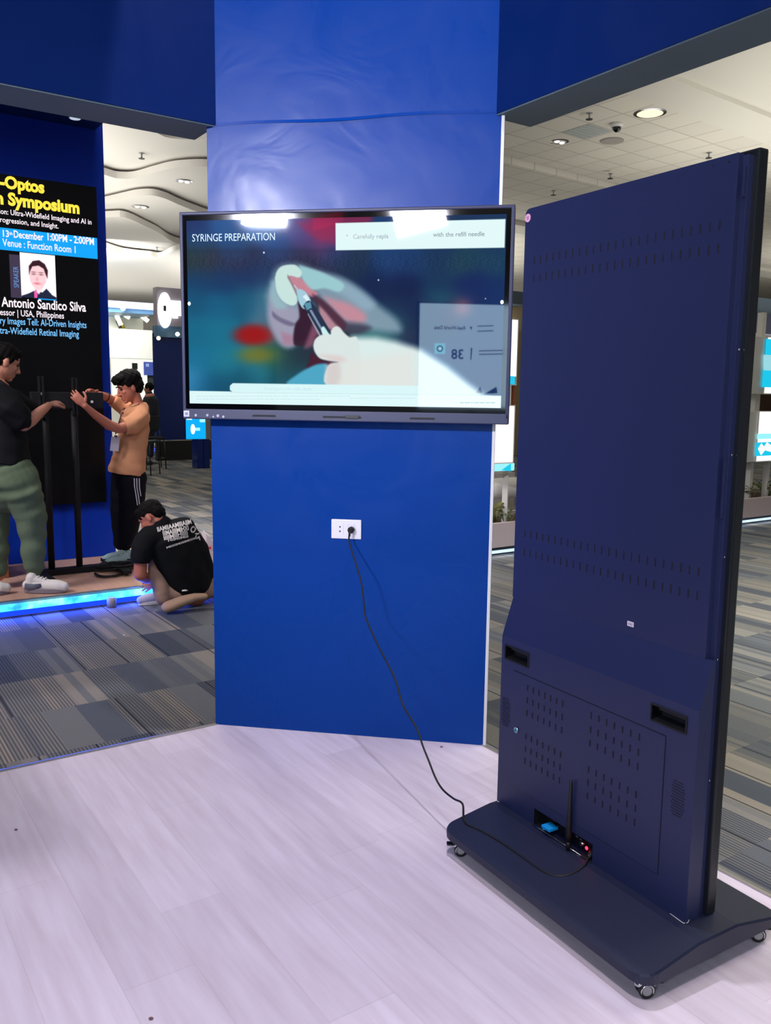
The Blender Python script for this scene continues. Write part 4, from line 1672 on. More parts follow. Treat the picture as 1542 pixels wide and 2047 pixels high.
# coiled black cable and its bag strap on the left platform
cb = MB()
ctr = at(232, 1136, 6.95)
random.seed(3)
path = []
for k in range(60):
    a = k*0.55
    r = 0.11+0.05*math.sin(k*0.37)
    path.append(Vector((r*1.3*math.cos(a)+0.02*math.sin(k), r*0.9*math.sin(a), 0.012+0.0008*k+0.004*math.sin(k*1.7))))
cb.tube(smooth_path(path, 4), 0.008, M_rubber, 6)
cc_ = onz(240, 1138, 0)
o = cb.build('coiled_cable', loc=(cc_.x, cc_.y, 0.0), rz=RZ_AB)
tag(o, 'loosely coiled black cable on the tan platform beside the crouching man', 'cable')
cb = MB()
p_ = [onz(x, y, 0.012) for x, y in ((190, 1147), (200, 1152), (215, 1153), (235, 1150), (250, 1143), (262, 1136), (268, 1130))]
o0 = p_[0].copy()
cb.tube(smooth_path([p-o0+Vector((0, 0, 0.002)) for p in p_], 5), 0.011, M_rubber, 6)
o = cb.build('black_strap', loc=o0)
tag(o, 'short curved black strap lying in front of the coiled cable', 'strap')

# small spot lamp stub under the left booth canopy
b = MB()
p_ = at(150, 236, 7.2)
b.cyl((0, 0, 0.06), (0, 0, 0.0), 0.05, M_grey, 16)
b.cyl((0, 0, 0.0), (0, 0, -0.006), 0.04, glow('small_spot_face', (190, 200, 220), 1.0), 16)
o = b.build('canopy_spotlight', loc=p_)
tag(o, 'small round spotlight under the dark canopy above the LED poster', 'lamp')

# paper cup-like lump on the strip
b = MB()
p_ = onz(219, 1207, -0.12)
b.tube([(0, 0, 0.001), (0, 0, 0.05), (0, 0, 0.075)], [0.034, 0.036, 0.03], mat('beige_tape', (150, 140, 135), 0.7), 16)
o = b.build('tape_roll', loc=p_+Vector((0.05, -0.1, 0)))
tag(o, 'small beige tape roll standing on the carpet in front of the blue light strip', 'tape')


# ------------------------------------------------------------------ people
M_skin1 = mat('skin_boy', (176, 106, 86), 0.5, var=0.06, vscale=20)
M_skin2 = mat('skin_man', (182, 122, 100), 0.5, var=0.06, vscale=20)
M_skin3 = mat('skin_crouching', (172, 102, 84), 0.5, var=0.06, vscale=20)
M_hair = mat('black_hair', (9, 7, 8), 0.7, bump=0.6, bscale=150, spec=0.12)
M_tee = mat('tan_orange_tshirt', (200, 142, 106), 0.85, bump=0.15, bscale=60, spec=0.2)
M_track = mat('black_track_fabric', (9, 10, 20), 0.75, spec=0.15)
M_stripe = mat('white_stripes', (205, 205, 220), 0.7)
M_bshirt = mat('black_shirt', (11, 13, 18), 0.85, bump=0.15, bscale=60, spec=0.2)
M_green = mat('sage_green_cotton', (90, 104, 84), 0.85, bump=0.2, bscale=50, spec=0.2, var=0.08, vscale=6)
M_khaki = mat('khaki_cotton', (150, 122, 108), 0.85, bump=0.2, bscale=50, spec=0.2)
M_shoeW = mat('off_white_shoe', (205, 200, 200), 0.6)
M_shoeG = mat('slate_shoe_panel', (84, 88, 108), 0.6)
M_shoeT = mat('teal_white_shoe', (150, 178, 182), 0.6)
M_sole = mat('tan_shoe_sole', (160, 130, 108), 0.7)


def melt(mb, name, parent, m, voxel=0.006, smooth=4, wrinkle=0.0, wk=(38, 22), seed=0.0):
    """unites the collected overlapping shapes into one continuous skin"""
    me = bpy.data.meshes.new(name)
    mb.bm.to_mesh(me)
    mb.bm.free()
    o = bpy.data.objects.new(name, me)
    COL.objects.link(o)
    r = o.modifiers.new('r', 'REMESH')
    r.mode = 'VOXEL'
    r.voxel_size = voxel
    r.use_smooth_shade = True
    if smooth:
        s = o.modifiers.new('s', 'SMOOTH')
        s.iterations = smooth
        s.factor = 0.6
    dg = bpy.context.evaluated_depsgraph_get()
    me2 = bpy.data.meshes.new_from_object(o.evaluated_get(dg))
    bpy.data.objects.remove(o)
    bpy.data.meshes.remove(me)
    me2.name = name
    me2.materials.clear()
    me2.materials.append(m)
    if wrinkle:
        n = len(me2.vertices)
        co = np.empty(n*3)
        no = np.empty(n*3)
        me2.vertices.foreach_get('co', co)
        me2.vertices.foreach_get('normal', no)
        co, no = co.reshape(-1, 3), no.reshape(-1, 3)
        x, y, z = co[:, 0]+seed, co[:, 1]+seed*0.7, co[:, 2]
        h = x*0.83+y*0.56
        d = np.sin(wk[0]*z+5*np.sin(6*h+seed)+3*np.sin(9*z))*np.sin(wk[1]*h+4*np.sin(7*z+seed))
        d += 0.5*np.sin(wk[0]*1.9*z+wk[1]*1.3*h+3*np.sin(11*h))
        co = co+no*(d*wrinkle)[:, None]
        me2.vertices.foreach_set('co', co.ravel())
        me2.update()
    for p in me2.polygons:
        p.use_smooth = True
    o = bpy.data.objects.new(name, me2)
    COL.objects.link(o)
    o.parent = parent
    return o


def frame3(f, u):
    f = f.normalized()
    s = u.cross(f).normalized()
    u = f.cross(s).normalized()
    return f, s, u


def add_head(mb, c, f, u, k=1.0):
    f, s, u = frame3(f, u)
    R = Matrix((f, s, u)).transposed()

    def E(a, b_, z, rx, ry, rz_):
        mb.ell(c+f*a*k+s*b_*k+u*z*k, (rx*k, ry*k, rz_*k), M=R, seg=24)
    E(-0.008, 0, 0.030, 0.098, 0.078, 0.092)
    E(0.020, 0, -0.030, 0.074, 0.064, 0.088)
    E(0.040, 0, -0.075, 0.045, 0.046, 0.040)
    E(0.068, 0, -0.102, 0.020, 0.024, 0.018)
    E(0.076, 0, 0.028, 0.016, 0.048, 0.014)
    E(0.086, 0, -0.066, 0.011, 0.024, 0.007)
    E(0.083, 0, -0.080, 0.011, 0.021, 0.008)
    E(0.060, 0.034, -0.022, 0.024, 0.022, 0.020)
    E(0.060, -0.034, -0.022, 0.024, 0.022, 0.020)
    mb.tube([c+(f*0.088+u*0.012)*k, c+(f*0.103-u*0.018)*k, c+(f*0.113-u*0.034)*k, c+(f*0.092-u*0.044)*k], [0.008*k, 0.010*k, 0.013*k, 0.011*k], seg=10, round_ends=True)
    for q in (-1, 1):
        E(-0.004, 0.078*q, -0.012, 0.019, 0.010, 0.031)
        E(0.102, 0.012*q, -0.038, 0.010, 0.008, 0.007)
    return f, s, u


def add_eyes(parent, c, f, u, k, base, skinm):
    f, s, u = frame3(f, u)
    for q in (-1, 1):
        b = MB()
        p = c+(f*0.083+s*0.031*q+u*0.004)*k
        b.ell(p, (0.011*k, 0.012*k, 0.010*k), mat('eye_dark', (40, 28, 26), 0.25) if 'eye_dark' not in bpy.data.materials else bpy.data.materials['eye_dark'], seg=12)
        b.build('eye', parent)
        b = MB()
        b.tube([c+(f*0.090+s*0.050*q+u*0.020)*k, c+(f*0.097+s*0.034*q+u*0.028)*k, c+(f*0.098+s*0.016*q+u*0.025)*k], [0.003, 0.0045, 0.0035], M_hair, 8)
        b.build('eyebrow', parent)


def add_hand(mb, wrist, d, n, curl=0.5, side=1, k=1.0, spread=0.10):
    """palm with four separate bent fingers and a thumb leaving the side of the palm; d finger direction, n palm normal"""
    d = d.normalized()
    s = d.cross(n).normalized()*side
    n = (n-d*n.dot(d)).normalized()
    mb.tube([wrist-d*0.02*k, wrist+d*0.02*k, wrist+d*0.055*k, wrist+d*0.088*k], [0.026*k, 0.030*k, 0.040*k, 0.040*k], seg=16, flat=(n, 0.42), round_ends=True)
    for i, (off, ln) in enumerate(((0.032, 0.072), (0.0108, 0.082), (-0.0108, 0.076), (-0.032, 0.060))):
        b0 = wrist+d*(0.088-0.006*abs(i-1))*k+s*off*k
        dd = (d+s*off*spread*30*0.1/1.0*3).normalized()
        P = [b0-d*0.02*k, b0]
        a = 0.0
        p = b0
        for j, fr in enumerate((0.45, 0.31, 0.24)):
            a += curl*(0.55 if j == 0 else 0.75)
            v = (dd*math.cos(a)+n*math.sin(a)).normalized()
            p = p+v*ln*fr*k
            P.append(p)
        mb.tube(smooth_path(P, 3), [0.0092*k-0.0018*k*t/(len(P)*3-3) for t in range((len(P)-1)*3+1)], seg=10, round_ends=True)
    t0 = wrist+d*0.026*k+s*0.028*k
    t1 = t0+(d*0.55+s*0.75+n*0.15).normalized()*0.036*k
    t2 = t1+(d*0.85+s*0.35+n*0.4).normalized()*0.030*k
    t3 = t2+(d*0.9+s*0.05+n*0.5).normalized()*0.024*k
    mb.tube([t0, t1, t2, t3], [0.014*k, 0.0115*k, 0.0105*k, 0.009*k], seg=10, round_ends=True)


def to_local(root):
    return -root.location


class Rel(MB):
    """shapes given in hall coordinates, stored relative to the person's base"""

    def __init__(self, root):
        super().__init__()
        self.r = root

    def shift(self):
        bmesh.ops.translate(self.bm, verts=self.bm.verts, vec=-self.r.location)
        return self


def bvh_of(objs, root):
    vs, fs = [], []
    for o in objs:
        n = len(vs)
        vs += [v.co+root.location for v in o.data.vertices]
        fs += [[k+n for k in p.vertices] for p in o.data.polygons]
    return BVHTree.FromPolygons(vs, fs)


def hit(bv, px, py):
    h = bv.ray_cast(CP, ray(px, py).normalized())
    return h[0]


def ribbon(mb, bv, pts, wpx, m, lift=0.003):
    """strip of cloth lying on a garment, along a line of seen points"""
    L = []
    for i in range(len(pts)-1):
        for s in range(6):
            t = s/6
            L.append((pts[i][0]*(1-t)+pts[i+1][0]*t, pts[i][1]*(1-t)+pts[i+1][1]*t))
    L.append(pts[-1])
    prev = None
    for i, (x, y) in enumerate(L):
        a, b_ = hit(bv, x-wpx/2, y), hit(bv, x+wpx/2, y)
        if a is None or b_ is None:
            prev = None
            continue
        back = (CP-a).normalized()*lift
        cur = (a+back, b_+back)
        if prev:
            mb.face([prev[0], prev[1], cur[1], cur[0]], m)
        prev = cur


def shoe(root, heel, toe, z0, k, name, upper, solem, accent=None):
    """laced sneaker: chunky sole, upper, tongue, laces"""
    heel, toe = Vector((heel.x, heel.y, z0)), Vector((toe.x, toe.y, z0))
    d = (toe-heel)
    L = d.length
    d.normalize()
    s = Vector((-d.y, d.x, 0))
    Z = Vector((0, 0, 1))
    b = Rel(root)
    pts = [heel+d*L*t for t in (0.10, 0.25, 0.45, 0.65, 0.82, 0.93)]
    hts = [0.070, 0.075, 0.062, 0.050, 0.042, 0.034]
    rad = [0.036, 0.037, 0.038, 0.044, 0.043, 0.034]
    b.tube([p+Z*(0.03+h*0.35*k) for p, h in zip(pts, hts)], [r*k for r in rad], seg=18, round_ends=True)
    b.tube([heel+d*L*0.16+Z*0.05, heel+d*L*0.19+Z*0.10*k], [0.038*k, 0.036*k], seg=16, round_ends=True)
    b.tube([heel+d*L*0.25+Z*0.085*k, heel+d*L*0.55+Z*0.065*k], [0.032*k, 0.026*k], seg=14, round_ends=True)
    b.shift()
    o = melt(b, name, root, upper, 0.005, 4)
    b = Rel(root)
    n = 22
    out = []
    for k2 in range(n):
        a = 2*PI*k2/n
        t = 0.5-0.5*math.cos(a) if True else 0
        w = 0.046*k*math.sin(a)*(0.85+0.25*t)
        out.append(heel+d*(L*(0.5-0.5*math.cos(a)*(1.0)))+s*w*1.05)
    b.extr([p+Z*0.002 for p in out], Z*0.030*k, solem)
    b.shift()
    b.build('sole', o, bevel=0.004)
    if accent:
        b = Rel(root)
        for q in (-1, 1):
            b = Rel(root)
            b.tube([heel+d*L*0.08+s*0.037*k*q+Z*0.055, heel+d*L*0.28+s*0.038*k*q+Z*0.050, heel+d*L*0.45+s*0.036*k*q+Z*0.062], [0.024, 0.022, 0.014], accent, 10, flat=(s, 0.5))
            b.shift()
            b.build('side_panel', o)
    b = Rel(root)
    for t in (0.36, 0.44, 0.52):
        c = heel+d*L*t+Z*(0.117-0.07*(t-0.3))*k
        b.tube([c-s*0.02*k-Z*0.008, c, c+s*0.02*k-Z*0.008], 0.0035, M_whitepaint, 6)
    b.shift()
    b.build('laces', o)
    return o


FWD = -BB            # direction the boy looks
UPV = Vector((0, 0, 1))

# ---- boy in the tan t-shirt
A0 = 7.42
r0 = at(250, 1114, A0)
boy = empty('person', (r0.x, r0.y, 0.0))
tag(boy, 'person in a tan orange t-shirt and black striped track pants holding the black stand', 'person')


def p1(x, y, d=0.0):
    return at(x, y, A0+d)


hc = p1(258, 774)
hf = (FWD*0.95-UPV*0.33-AA*0.05)
hu = (UPV*0.95+FWD*0.33)
b = Rel(boy)
add_head(b, hc, hf, hu, 1.04)
b.tube([p1(266, 784), p1(274, 803), p1(277, 822)], [0.052, 0.050, 0.062], seg=16, round_ends=True)
b.tube([p1(276, 830), p1(270, 860), p1(264, 910), p1(260, 955)], [0.09, 0.10, 0.09, 0.10], seg=20, flat=(AA, 1.5), round_ends=True)
# near arm
b.tube([p1(279, 838, -.17), p1(262, 850, -.22), p1(236, 857, -.26)], [0.052, 0.046, 0.040], seg=14, round_ends=True)
b.tube([p1(238, 857, -.26), p1(218, 850, -.28), p1(190, 829, -.32), p1(171, 812, -.35)], [0.041, 0.043, 0.033, 0.024], seg=14, round_ends=True)
add_hand(b, p1(170, 811, -.35), (p1(150, 791, -.32)-p1(170, 811, -.35)), (AA*0.75+UPV*0.5-BB*0.2), 0.35, -1, 0.95)
# far arm
b.tube([p1(262, 832, .17), p1(244, 812, .20), p1(222, 799, .18)], [0.050, 0.045, 0.040], seg=14, round_ends=True)
b.tube([p1(222, 799, .18), p1(208, 792, .14), p1(192, 787, .06)], [0.040, 0.036, 0.025], seg=14, round_ends=True)
add_hand(b, p1(192, 786, .06), (p1(172, 779, -.01)-p1(192, 786, .06)), (-UPV*0.8-AA*0.4), 0.4, 1, 0.92)
for s_, kn, an in ((-.09, (263, 1022), (253, 1088)), (.09, (246, 1020), (243, 1088))):
    b.tube([p1(262, 950, s_), p1(*kn, s_), p1(*an, s_)], [0.08, 0.055, 0.038], seg=14, round_ends=True)
b.shift()
melt(b, 'body', boy, M_skin1, 0.0042, 3)
add_eyes_args = None
rb = MB()


def eyes(root, c, f, u, k):
    f, s, u = frame3(f, u)
    for q in (-1, 1):
        b = Rel(root)
        b.ell(c+(f*0.080+s*0.031*q+u*0.004)*k, (0.011, 0.012, 0.008), M_hole, seg=10)
        b.shift()
        b.build('eye', root)
        b = Rel(root)
        b.tube([c+(f*0.086+s*0.050*q+u*0.022)*k, c+(f*0.093+s*0.034*q+u*0.030)*k, c+(f*0.094+s*0.016*q+u*0.027)*k], [0.003, 0.0045, 0.0035], M_hair, 8)
        b.shift()
        b.build('eyebrow', root)


eyes(boy, hc, hf, hu, 1.04)


def hair(root, c, f, u, k, style):
    f, s, u = frame3(f, u)
    R = Matrix((f, s, u)).transposed()
    b = Rel(root)

    def E(a, b_, z, rx, ry, rz_):
        b.ell(c+(f*a+s*b_+u*z)*k, (rx*k, ry*k, rz_*k), M=R, seg=20)
    if style == 'mop':
        E(-0.018, 0, 0.062, 0.108, 0.092, 0.082)
        E(-0.055, 0, 0.010, 0.068, 0.086, 0.085)
        E(0.055, 0, 0.088, 0.060, 0.076, 0.036)
        E(0.088, 0, 0.070, 0.026, 0.058, 0.026)
        for q in (-1, 1):
            E(0.018, 0.074*q, 0.040, 0.030, 0.014, 0.036)
    elif style == 'short':
        E(-0.014, 0, 0.050, 0.101, 0.084, 0.082)
        E(-0.050, 0, 0.005, 0.060, 0.080, 0.066)
        E(0.050, 0, 0.085, 0.045, 0.062, 0.026)
        for q in (-1, 1):
            E(0.020, 0.068*q, 0.030, 0.026, 0.014, 0.034)
    b.shift()
    return melt(b, 'hair', root, M_hair, 0.006, 2, 0.003, (130, 110), seed=k)


hair(boy, hc, hf, hu, 1.08, 'mop')
b = Rel(boy)
b.tube([p1(277, 806), p1(279, 816), p1(271, 832), p1(268, 860), p1(263, 900), p1(256, 930), p1(254, 948)], [0.062, 0.085, 0.120, 0.126, 0.128, 0.148, 0.158], seg=28, flat=(AA, 1.32))
b.tube([p1(280, 822, -.06), p1(281, 834, -.15), p1(264, 849, -.20), p1(246, 853, -.21)], [0.07, 0.084, 0.082, 0.078], seg=18)
b.tube([p1(264, 832, .15), p1(246, 812, .19), p1(226, 799, .18)], [0.080, 0.070, 0.062], seg=18)
b.shift()
tee = melt(b, 'shirt', boy, M_tee, 0.0075, 5, 0.0045, (30, 16), 1.0)
b = Rel(boy)
b.tube([p1(258, 938), p1(260, 960)], [0.135, 0.13], seg=24, flat=(AA, 1.25), round_ends=True)
for s_, hp, kn, mid, an in ((-.08, (266, 955), (262, 1022), (256, 1060), (251, 1086)), (.08, (250, 955), (245, 1020), (244, 1060), (242, 1086))):
    b.tube([p1(*hp, s_), p1(*kn, s_), p1(*mid, s_), p1(*an, s_)], [0.120, 0.104, 0.086, 0.066], seg=18, round_ends=True)
b.shift()
pants = melt(b, 'track_pants', boy, M_track, 0.0075, 4, 0.003, (22, 12), 2.0)
bv = bvh_of([pants], boy)
b = Rel(boy)
for pts in (((268.5, 956), (269, 972), (272, 990), (275, 1010)), ((273.5, 956), (274, 975), (277, 992), (279, 1008)), ((278.5, 956), (279, 975), (282, 992))):
    ribbon(b, bv, pts, 1.9, M_stripe)
b.shift()
tag(b.build('side_stripes', pants), 'three white side stripes')
for s_, n_ in ((-.08, 0), (.08, 1)):
    h = p1(268-n_*6, 1110, s_)
    shoe(boy, Vector((h.x, h.y, 0)), Vector((h.x, h.y, 0))+(FWD*0.95-AA*0.25).normalized()*0.27, 0.0, 0.95, 'shoe', M_shoeT, M_shoeW)
bvt = bvh_of([tee], boy)
b = Rel(boy)
ribbon(b, bvt, ((284, 802), (276, 809), (268, 812), (258, 813)), 3.0, mat('maroon_lanyard', (70, 20, 40), 0.7), 0.006)
ribbon(b, bvt, ((249, 815), (246, 822), (243, 830)), 4.5, bpy.data.materials['maroon_lanyard'], 0.006)
b.tube([p1(243, 828, -.12), p1(236, 850, -.13), p1(231, 868, -.14)], 0.005, bpy.data.materials['maroon_lanyard'], 6)
b.shift()
ln = b.build('lanyard', boy)
b = Rel(boy)
P = [p1(x, y, -.17) for x, y in ((223, 873), (240, 873), (237, 902), (220, 901))]
b.extr(P, AA*0.004, mat('pale_id_card', (190, 185, 205), 0.4))
b.box((-0.012, -0.002, -0.006), (0.012, 0.002, 0.012), M_black, M=Matrix.Translation((P[0]+P[1])/2))
b.shift()
tag(b.build('id_card', ln), 'pale name card')
b = Rel(boy)
b.tube([p1(213, 794, .16), p1(211, 793, .155)], [0.043, 0.043], M_rubber, 16)
b.shift()
tag(b.build('wristband', boy), 'dark band on the far forearm')

# ---- man in the black shirt and green trousers
A0m = 6.78
r0 = at(40, 1185, A0m)
man = empty('person', (r0.x, r0.y, 0.0))
tag(man, 'person in a black shirt, green cargo trousers and chunky pale sneakers at the left edge', 'person')


def p2(x, y, d=0.0):
    return at(x, y, A0m+d)


mc = p2(9, 723)
mf = (BB*0.93-UPV*0.36+AA*0.05)
mu = (UPV*0.93+BB*0.36)
b = Rel(man)
add_head(b, mc, mf, mu, 1.06)
b.tube([p2(2, 737), p2(-8, 757), p2(-14, 775)], [0.058, 0.058, 0.07], seg=16, round_ends=True)
b.tube([p2(-8, 782), p2(2, 820), p2(8, 870), p2(8, 925)], [0.10, 0.11, 0.10, 0.11], seg=20, flat=(AA, 1.5), round_ends=True)
b.tube([p2(-2, 790, -.19), p2(22, 820, -.22), p2(48, 850, -.22)], [0.056, 0.050, 0.044], seg=14, round_ends=True)
b.tube([p2(48, 850, -.22), p2(62, 840, -.19), p2(82, 822, -.02), p2(97, 810, .12)], [0.045, 0.046, 0.038, 0.027], seg=14, round_ends=True)
add_hand(b, p2(98, 809, .13), (p2(122, 803, .22)-p2(98, 809, .13)), (-UPV*0.9+AA*0.2), 0.42, -1, 1.0)
b.tube([p2(-4, 790, .19), p2(0, 850, .22), p2(14, 905, .20)], [0.054, 0.045, 0.028], seg=14, round_ends=True)
add_hand(b, p2(14, 905, .20), -UPV*1.0+BB*0.3, -AA, 0.3, 1, 1.0)
for s_, hp, kn, an in ((-.11, (22, 945), (62, 1042), (68, 1150)), (.11, (-8, 945), (-6, 1045), (-2, 1150))):
    b.tube([p2(*hp, s_), p2(*kn, s_), p2(*an, s_)], [0.09, 0.062, 0.042], seg=14, round_ends=True)
b.shift()
melt(b, 'body', man, M_skin2, 0.0042, 3)
eyes(man, mc, mf, mu, 1.06)
hair(man, mc, mf, mu, 1.06, 'short')
b = Rel(man)
b.tube([p2(-8, 760), p2(-13, 770), p2(-6, 788), p2(4, 830), p2(8, 880), p2(6, 926)], [0.064, 0.100, 0.135, 0.155, 0.168, 0.188], seg=28, flat=(AA, 1.28))
b.tube([p2(-10, 776, -.07), p2(-4, 788, -.17), p2(20, 815, -.21), p2(44, 838, -.22), p2(56, 840, -.21)], [0.08, 0.100, 0.105, 0.092, 0.070], seg=18)
b.tube([p2(-4, 792, .17), p2(2, 830, .2), p2(6, 858, .2)], [0.090, 0.085, 0.080], seg=18)
b.tube([p2(20, 800, .05), p2(50, 812, .12), p2(66, 812, .16)], [0.10, 0.075, 0.05], seg=16)
b.shift()
melt(b, 'shirt', man, M_bshirt, 0.0085, 5, 0.004, (26, 15), 3.0)
b = Rel(man)
b.tube([p2(6, 938), p2(14, 960), p2(18, 978)], [0.178, 0.192, 0.180], seg=26, flat=(AA, 1.12), round_ends=True)
b.tube([p2(28, 950, -.10), p2(46, 990, -.12), p2(63, 1035, -.12), p2(66, 1080, -.12), p2(67, 1112, -.12), p2(68, 1128, -.12)], [0.160, 0.142, 0.112, 0.092, 0.086, 0.074], seg=20, round_ends=True)
b.tube([p2(68, 1128, -.12), p2(67, 1150, -.12)], [0.060, 0.046], seg=18, round_ends=True)
b.tube([p2(-14, 950, .10), p2(-16, 1000, .12), p2(-12, 1050, .12), p2(-10, 1100, .12), p2(-8, 1140, .12)], [0.150, 0.130, 0.108, 0.098, 0.075], seg=20, round_ends=True)
b.tube([p2(50, 965, -.17), p2(58, 985, -.18)], [0.085, 0.09], seg=14, round_ends=True)
b.shift()
melt(b, 'cargo_trousers', man, M_green, 0.008, 4, 0.007, (24, 11), 4.0)
h = onz(48, 1184, 0.0)
tt = onz(133, 1184, 0.0)
shoe(man, h, h+(tt-h).normalized()*0.315, 0.0, 1.12, 'shoe', M_shoeW, mat('chunky_sole', (120, 110, 125), 0.6), M_shoeG)
tt = onz(19, 1186, 0.0)
shoe(man, tt-BB*0.31+AA*0.02, tt, 0.0, 1.1, 'shoe', M_shoeW, bpy.data.materials['chunky_sole'], M_shoeG)

# ---- crouching man
A0c = 6.06
r0 = onz(365, 1215, -0.12)
cr_ = empty('person', (r0.x, r0.y, -0.12))
tag(cr_, 'person crouching with their back turned, in a black t-shirt with white print and khaki trousers', 'person')


def p3(x, y, d=0.0):
    return at(x, y, A0c+d)


kc = p3(304, 1034, 0.05)
kf = (-BB*0.62+AA*0.45-UPV*0.62)
ku_ = (UPV*0.75-BB*0.35+AA*0.5)
b = Rel(cr_)
kf2, ks2, ku2 = add_head(b, kc, kf, ku_, 1.02)
b.tube([p3(316, 1040, .02), p3(325, 1052, .02), p3(331, 1064, .05)], [0.060, 0.056, 0.055], seg=16, round_ends=True)
b.tube([p3(334, 1080, .02), p3(352, 1115), p3(378, 1160), p3(388, 1178)], [0.13, 0.13, 0.125, 0.13], seg=22, flat=(AA, 0.68), round_ends=True)
b.tube([p3(290, 1076, .02), p3(282, 1112, .0), p3(280, 1148, .0)], [0.052, 0.048, 0.048], seg=14, round_ends=True)
b.tube([p3(280, 1148, .0), p3(292, 1156, .10), p3(306, 1160, .22)], [0.048, 0.040, 0.027], seg=14, round_ends=True)
add_hand(b, p3(306, 1160, .22), BB*0.7+AA*0.6-UPV*0.2, -UPV, 0.4, -1, 0.95)
b.tube([p3(372, 1060, .02), p3(372, 1100, .20), p3(345, 1130, .28)], [0.052, 0.046, 0.042], seg=14, round_ends=True)
b.tube([p3(345, 1130, .28), p3(330, 1145, .30), p3(318, 1156, .30)], [0.042, 0.036, 0.026], seg=14, round_ends=True)
add_hand(b, p3(318, 1156, .30), -BB*0.8-UPV*0.4, -UPV*0.5+AA, 0.4, 1, 0.95)
b.tube([p3(370, 1172, .0), p3(340, 1140, .06), p3(313, 1120, .08)], [0.08, 0.07, 0.058], seg=14, round_ends=True)
b.tube([p3(313, 1120, .08), p3(318, 1160, .03), p3(325, 1192, .0)], [0.056, 0.05, 0.038], seg=14, round_ends=True)
b.tube([p3(398, 1176, .0), p3(410, 1150, .22), p3(412, 1140, .32)], [0.085, 0.07, 0.06], seg=14, round_ends=True)
b.tube([p3(412, 1140, .32), p3(408, 1175, .16), p3(398, 1200, .02)], [0.056, 0.05, 0.04], seg=14, round_ends=True)
b.shift()
melt(b, 'body', cr_, M_skin3, 0.0042, 3)
b = Rel(cr_)
R = Matrix((kf2, ks2, ku2)).transposed()
for a, s_, z, rx, ry, rz_ in ((-0.012, 0, 0.046, 0.104, 0.086, 0.086), (-0.060, 0, 0.008, 0.052, 0.078, 0.066), (0.05, 0, 0.085, 0.05, 0.06, 0.03)):
    b.ell(kc+kf2*a+ks2*s_+ku2*z, (rx, ry, rz_), M=R, seg=20)
b.shift()
melt(b, 'hair', cr_, M_hair, 0.006, 2, 0.002, (130, 110), 5.0)
b = Rel(cr_)
b.tube([p3(324, 1053), p3(334, 1070), p3(352, 1104), p3(370, 1138), p3(381, 1160)], [0.085, 0.165, 0.182, 0.178, 0.166], seg=28, flat=(AA, 0.74), round_ends=True)
b.tube([p3(300, 1074), p3(368, 1056)], [0.088, 0.088], seg=20, round_ends=True)
b.tube([p3(368, 1060), p3(396, 1100), p3(410, 1145)], [0.085, 0.085, 0.075], seg=20, round_ends=True)
b.tube([p3(296, 1075, .01), p3(284, 1098, .0), p3(281, 1124, .0)], [0.086, 0.082, 0.070], seg=18)
b.tube([p3(372, 1058, .02), p3(376, 1090, .14), p3(366, 1110, .20)], [0.080, 0.076, 0.070], seg=18)
b.shift()
csh = melt(b, 'shirt', cr_, M_bshirt, 0.0085, 6, 0.003, (24, 13), 6.0)
b = Rel(cr_)
b.tube([p3(344, 1176, .03), p3(385, 1181), p3(412, 1176, .02)], [0.075, 0.092, 0.085], seg=22, round_ends=True)
b.tube([p3(385, 1172, .05), p3(345, 1145, .08), p3(315, 1122, .08)], [0.11, 0.095, 0.068], seg=18, round_ends=True)
b.tube([p3(314, 1122, .08), p3(315, 1150, .04), p3(324, 1184, .0), p3(327, 1196, .0)], [0.070, 0.068, 0.064, 0.056], seg=18, round_ends=True)
b.tube([p3(326, 1178, .02), p3(355, 1186, .0)], [0.06, 0.07], seg=16, round_ends=True)
b.tube([p3(405, 1174, .06), p3(412, 1150, .24), p3(412, 1143, .32)], [0.10, 0.085, 0.07], seg=18, round_ends=True)
b.shift()
melt(b, 'khaki_trousers', cr_, M_khaki, 0.0075, 4, 0.003, (34, 20), 7.0)
bvc = bvh_of([csh], cr_)
M_print = mat('white_back_print', (214, 208, 206), 0.7)


def back_text(mb, s, x0, y0, x1, y1, h, bold=0.02):
    me = text_mesh(s, bold, 'LEFT')
    w = max(v.co.x for v in me.vertices)
    dx, dy = (x1-x0)/w, (y1-y0)/w
    L = math.hypot(x1-x0, y1-y0)
    nx, ny = (y1-y0)/L, -(x1-x0)/L
    vm = {}
    ok = True
    for v in me.vertices:
        px = x0+dx*v.co.x+nx*v.co.y/0.7*h
        py = y0+dy*v.co.x+ny*v.co.y/0.7*h
        p = hit(bvc, px, py)
        if p is not None:
            vm[v.index] = mb.bm.verts.new(p+(CP-p).normalized()*0.006)
    i = mb.mi(M_print)
    for p in me.polygons:
        if all(k in vm for k in p.vertices):
            try:
                f = mb.bm.faces.new([vm[k] for k in p.vertices])
                f.material_index = i
            except ValueError:
                pass


b = Rel(cr_)
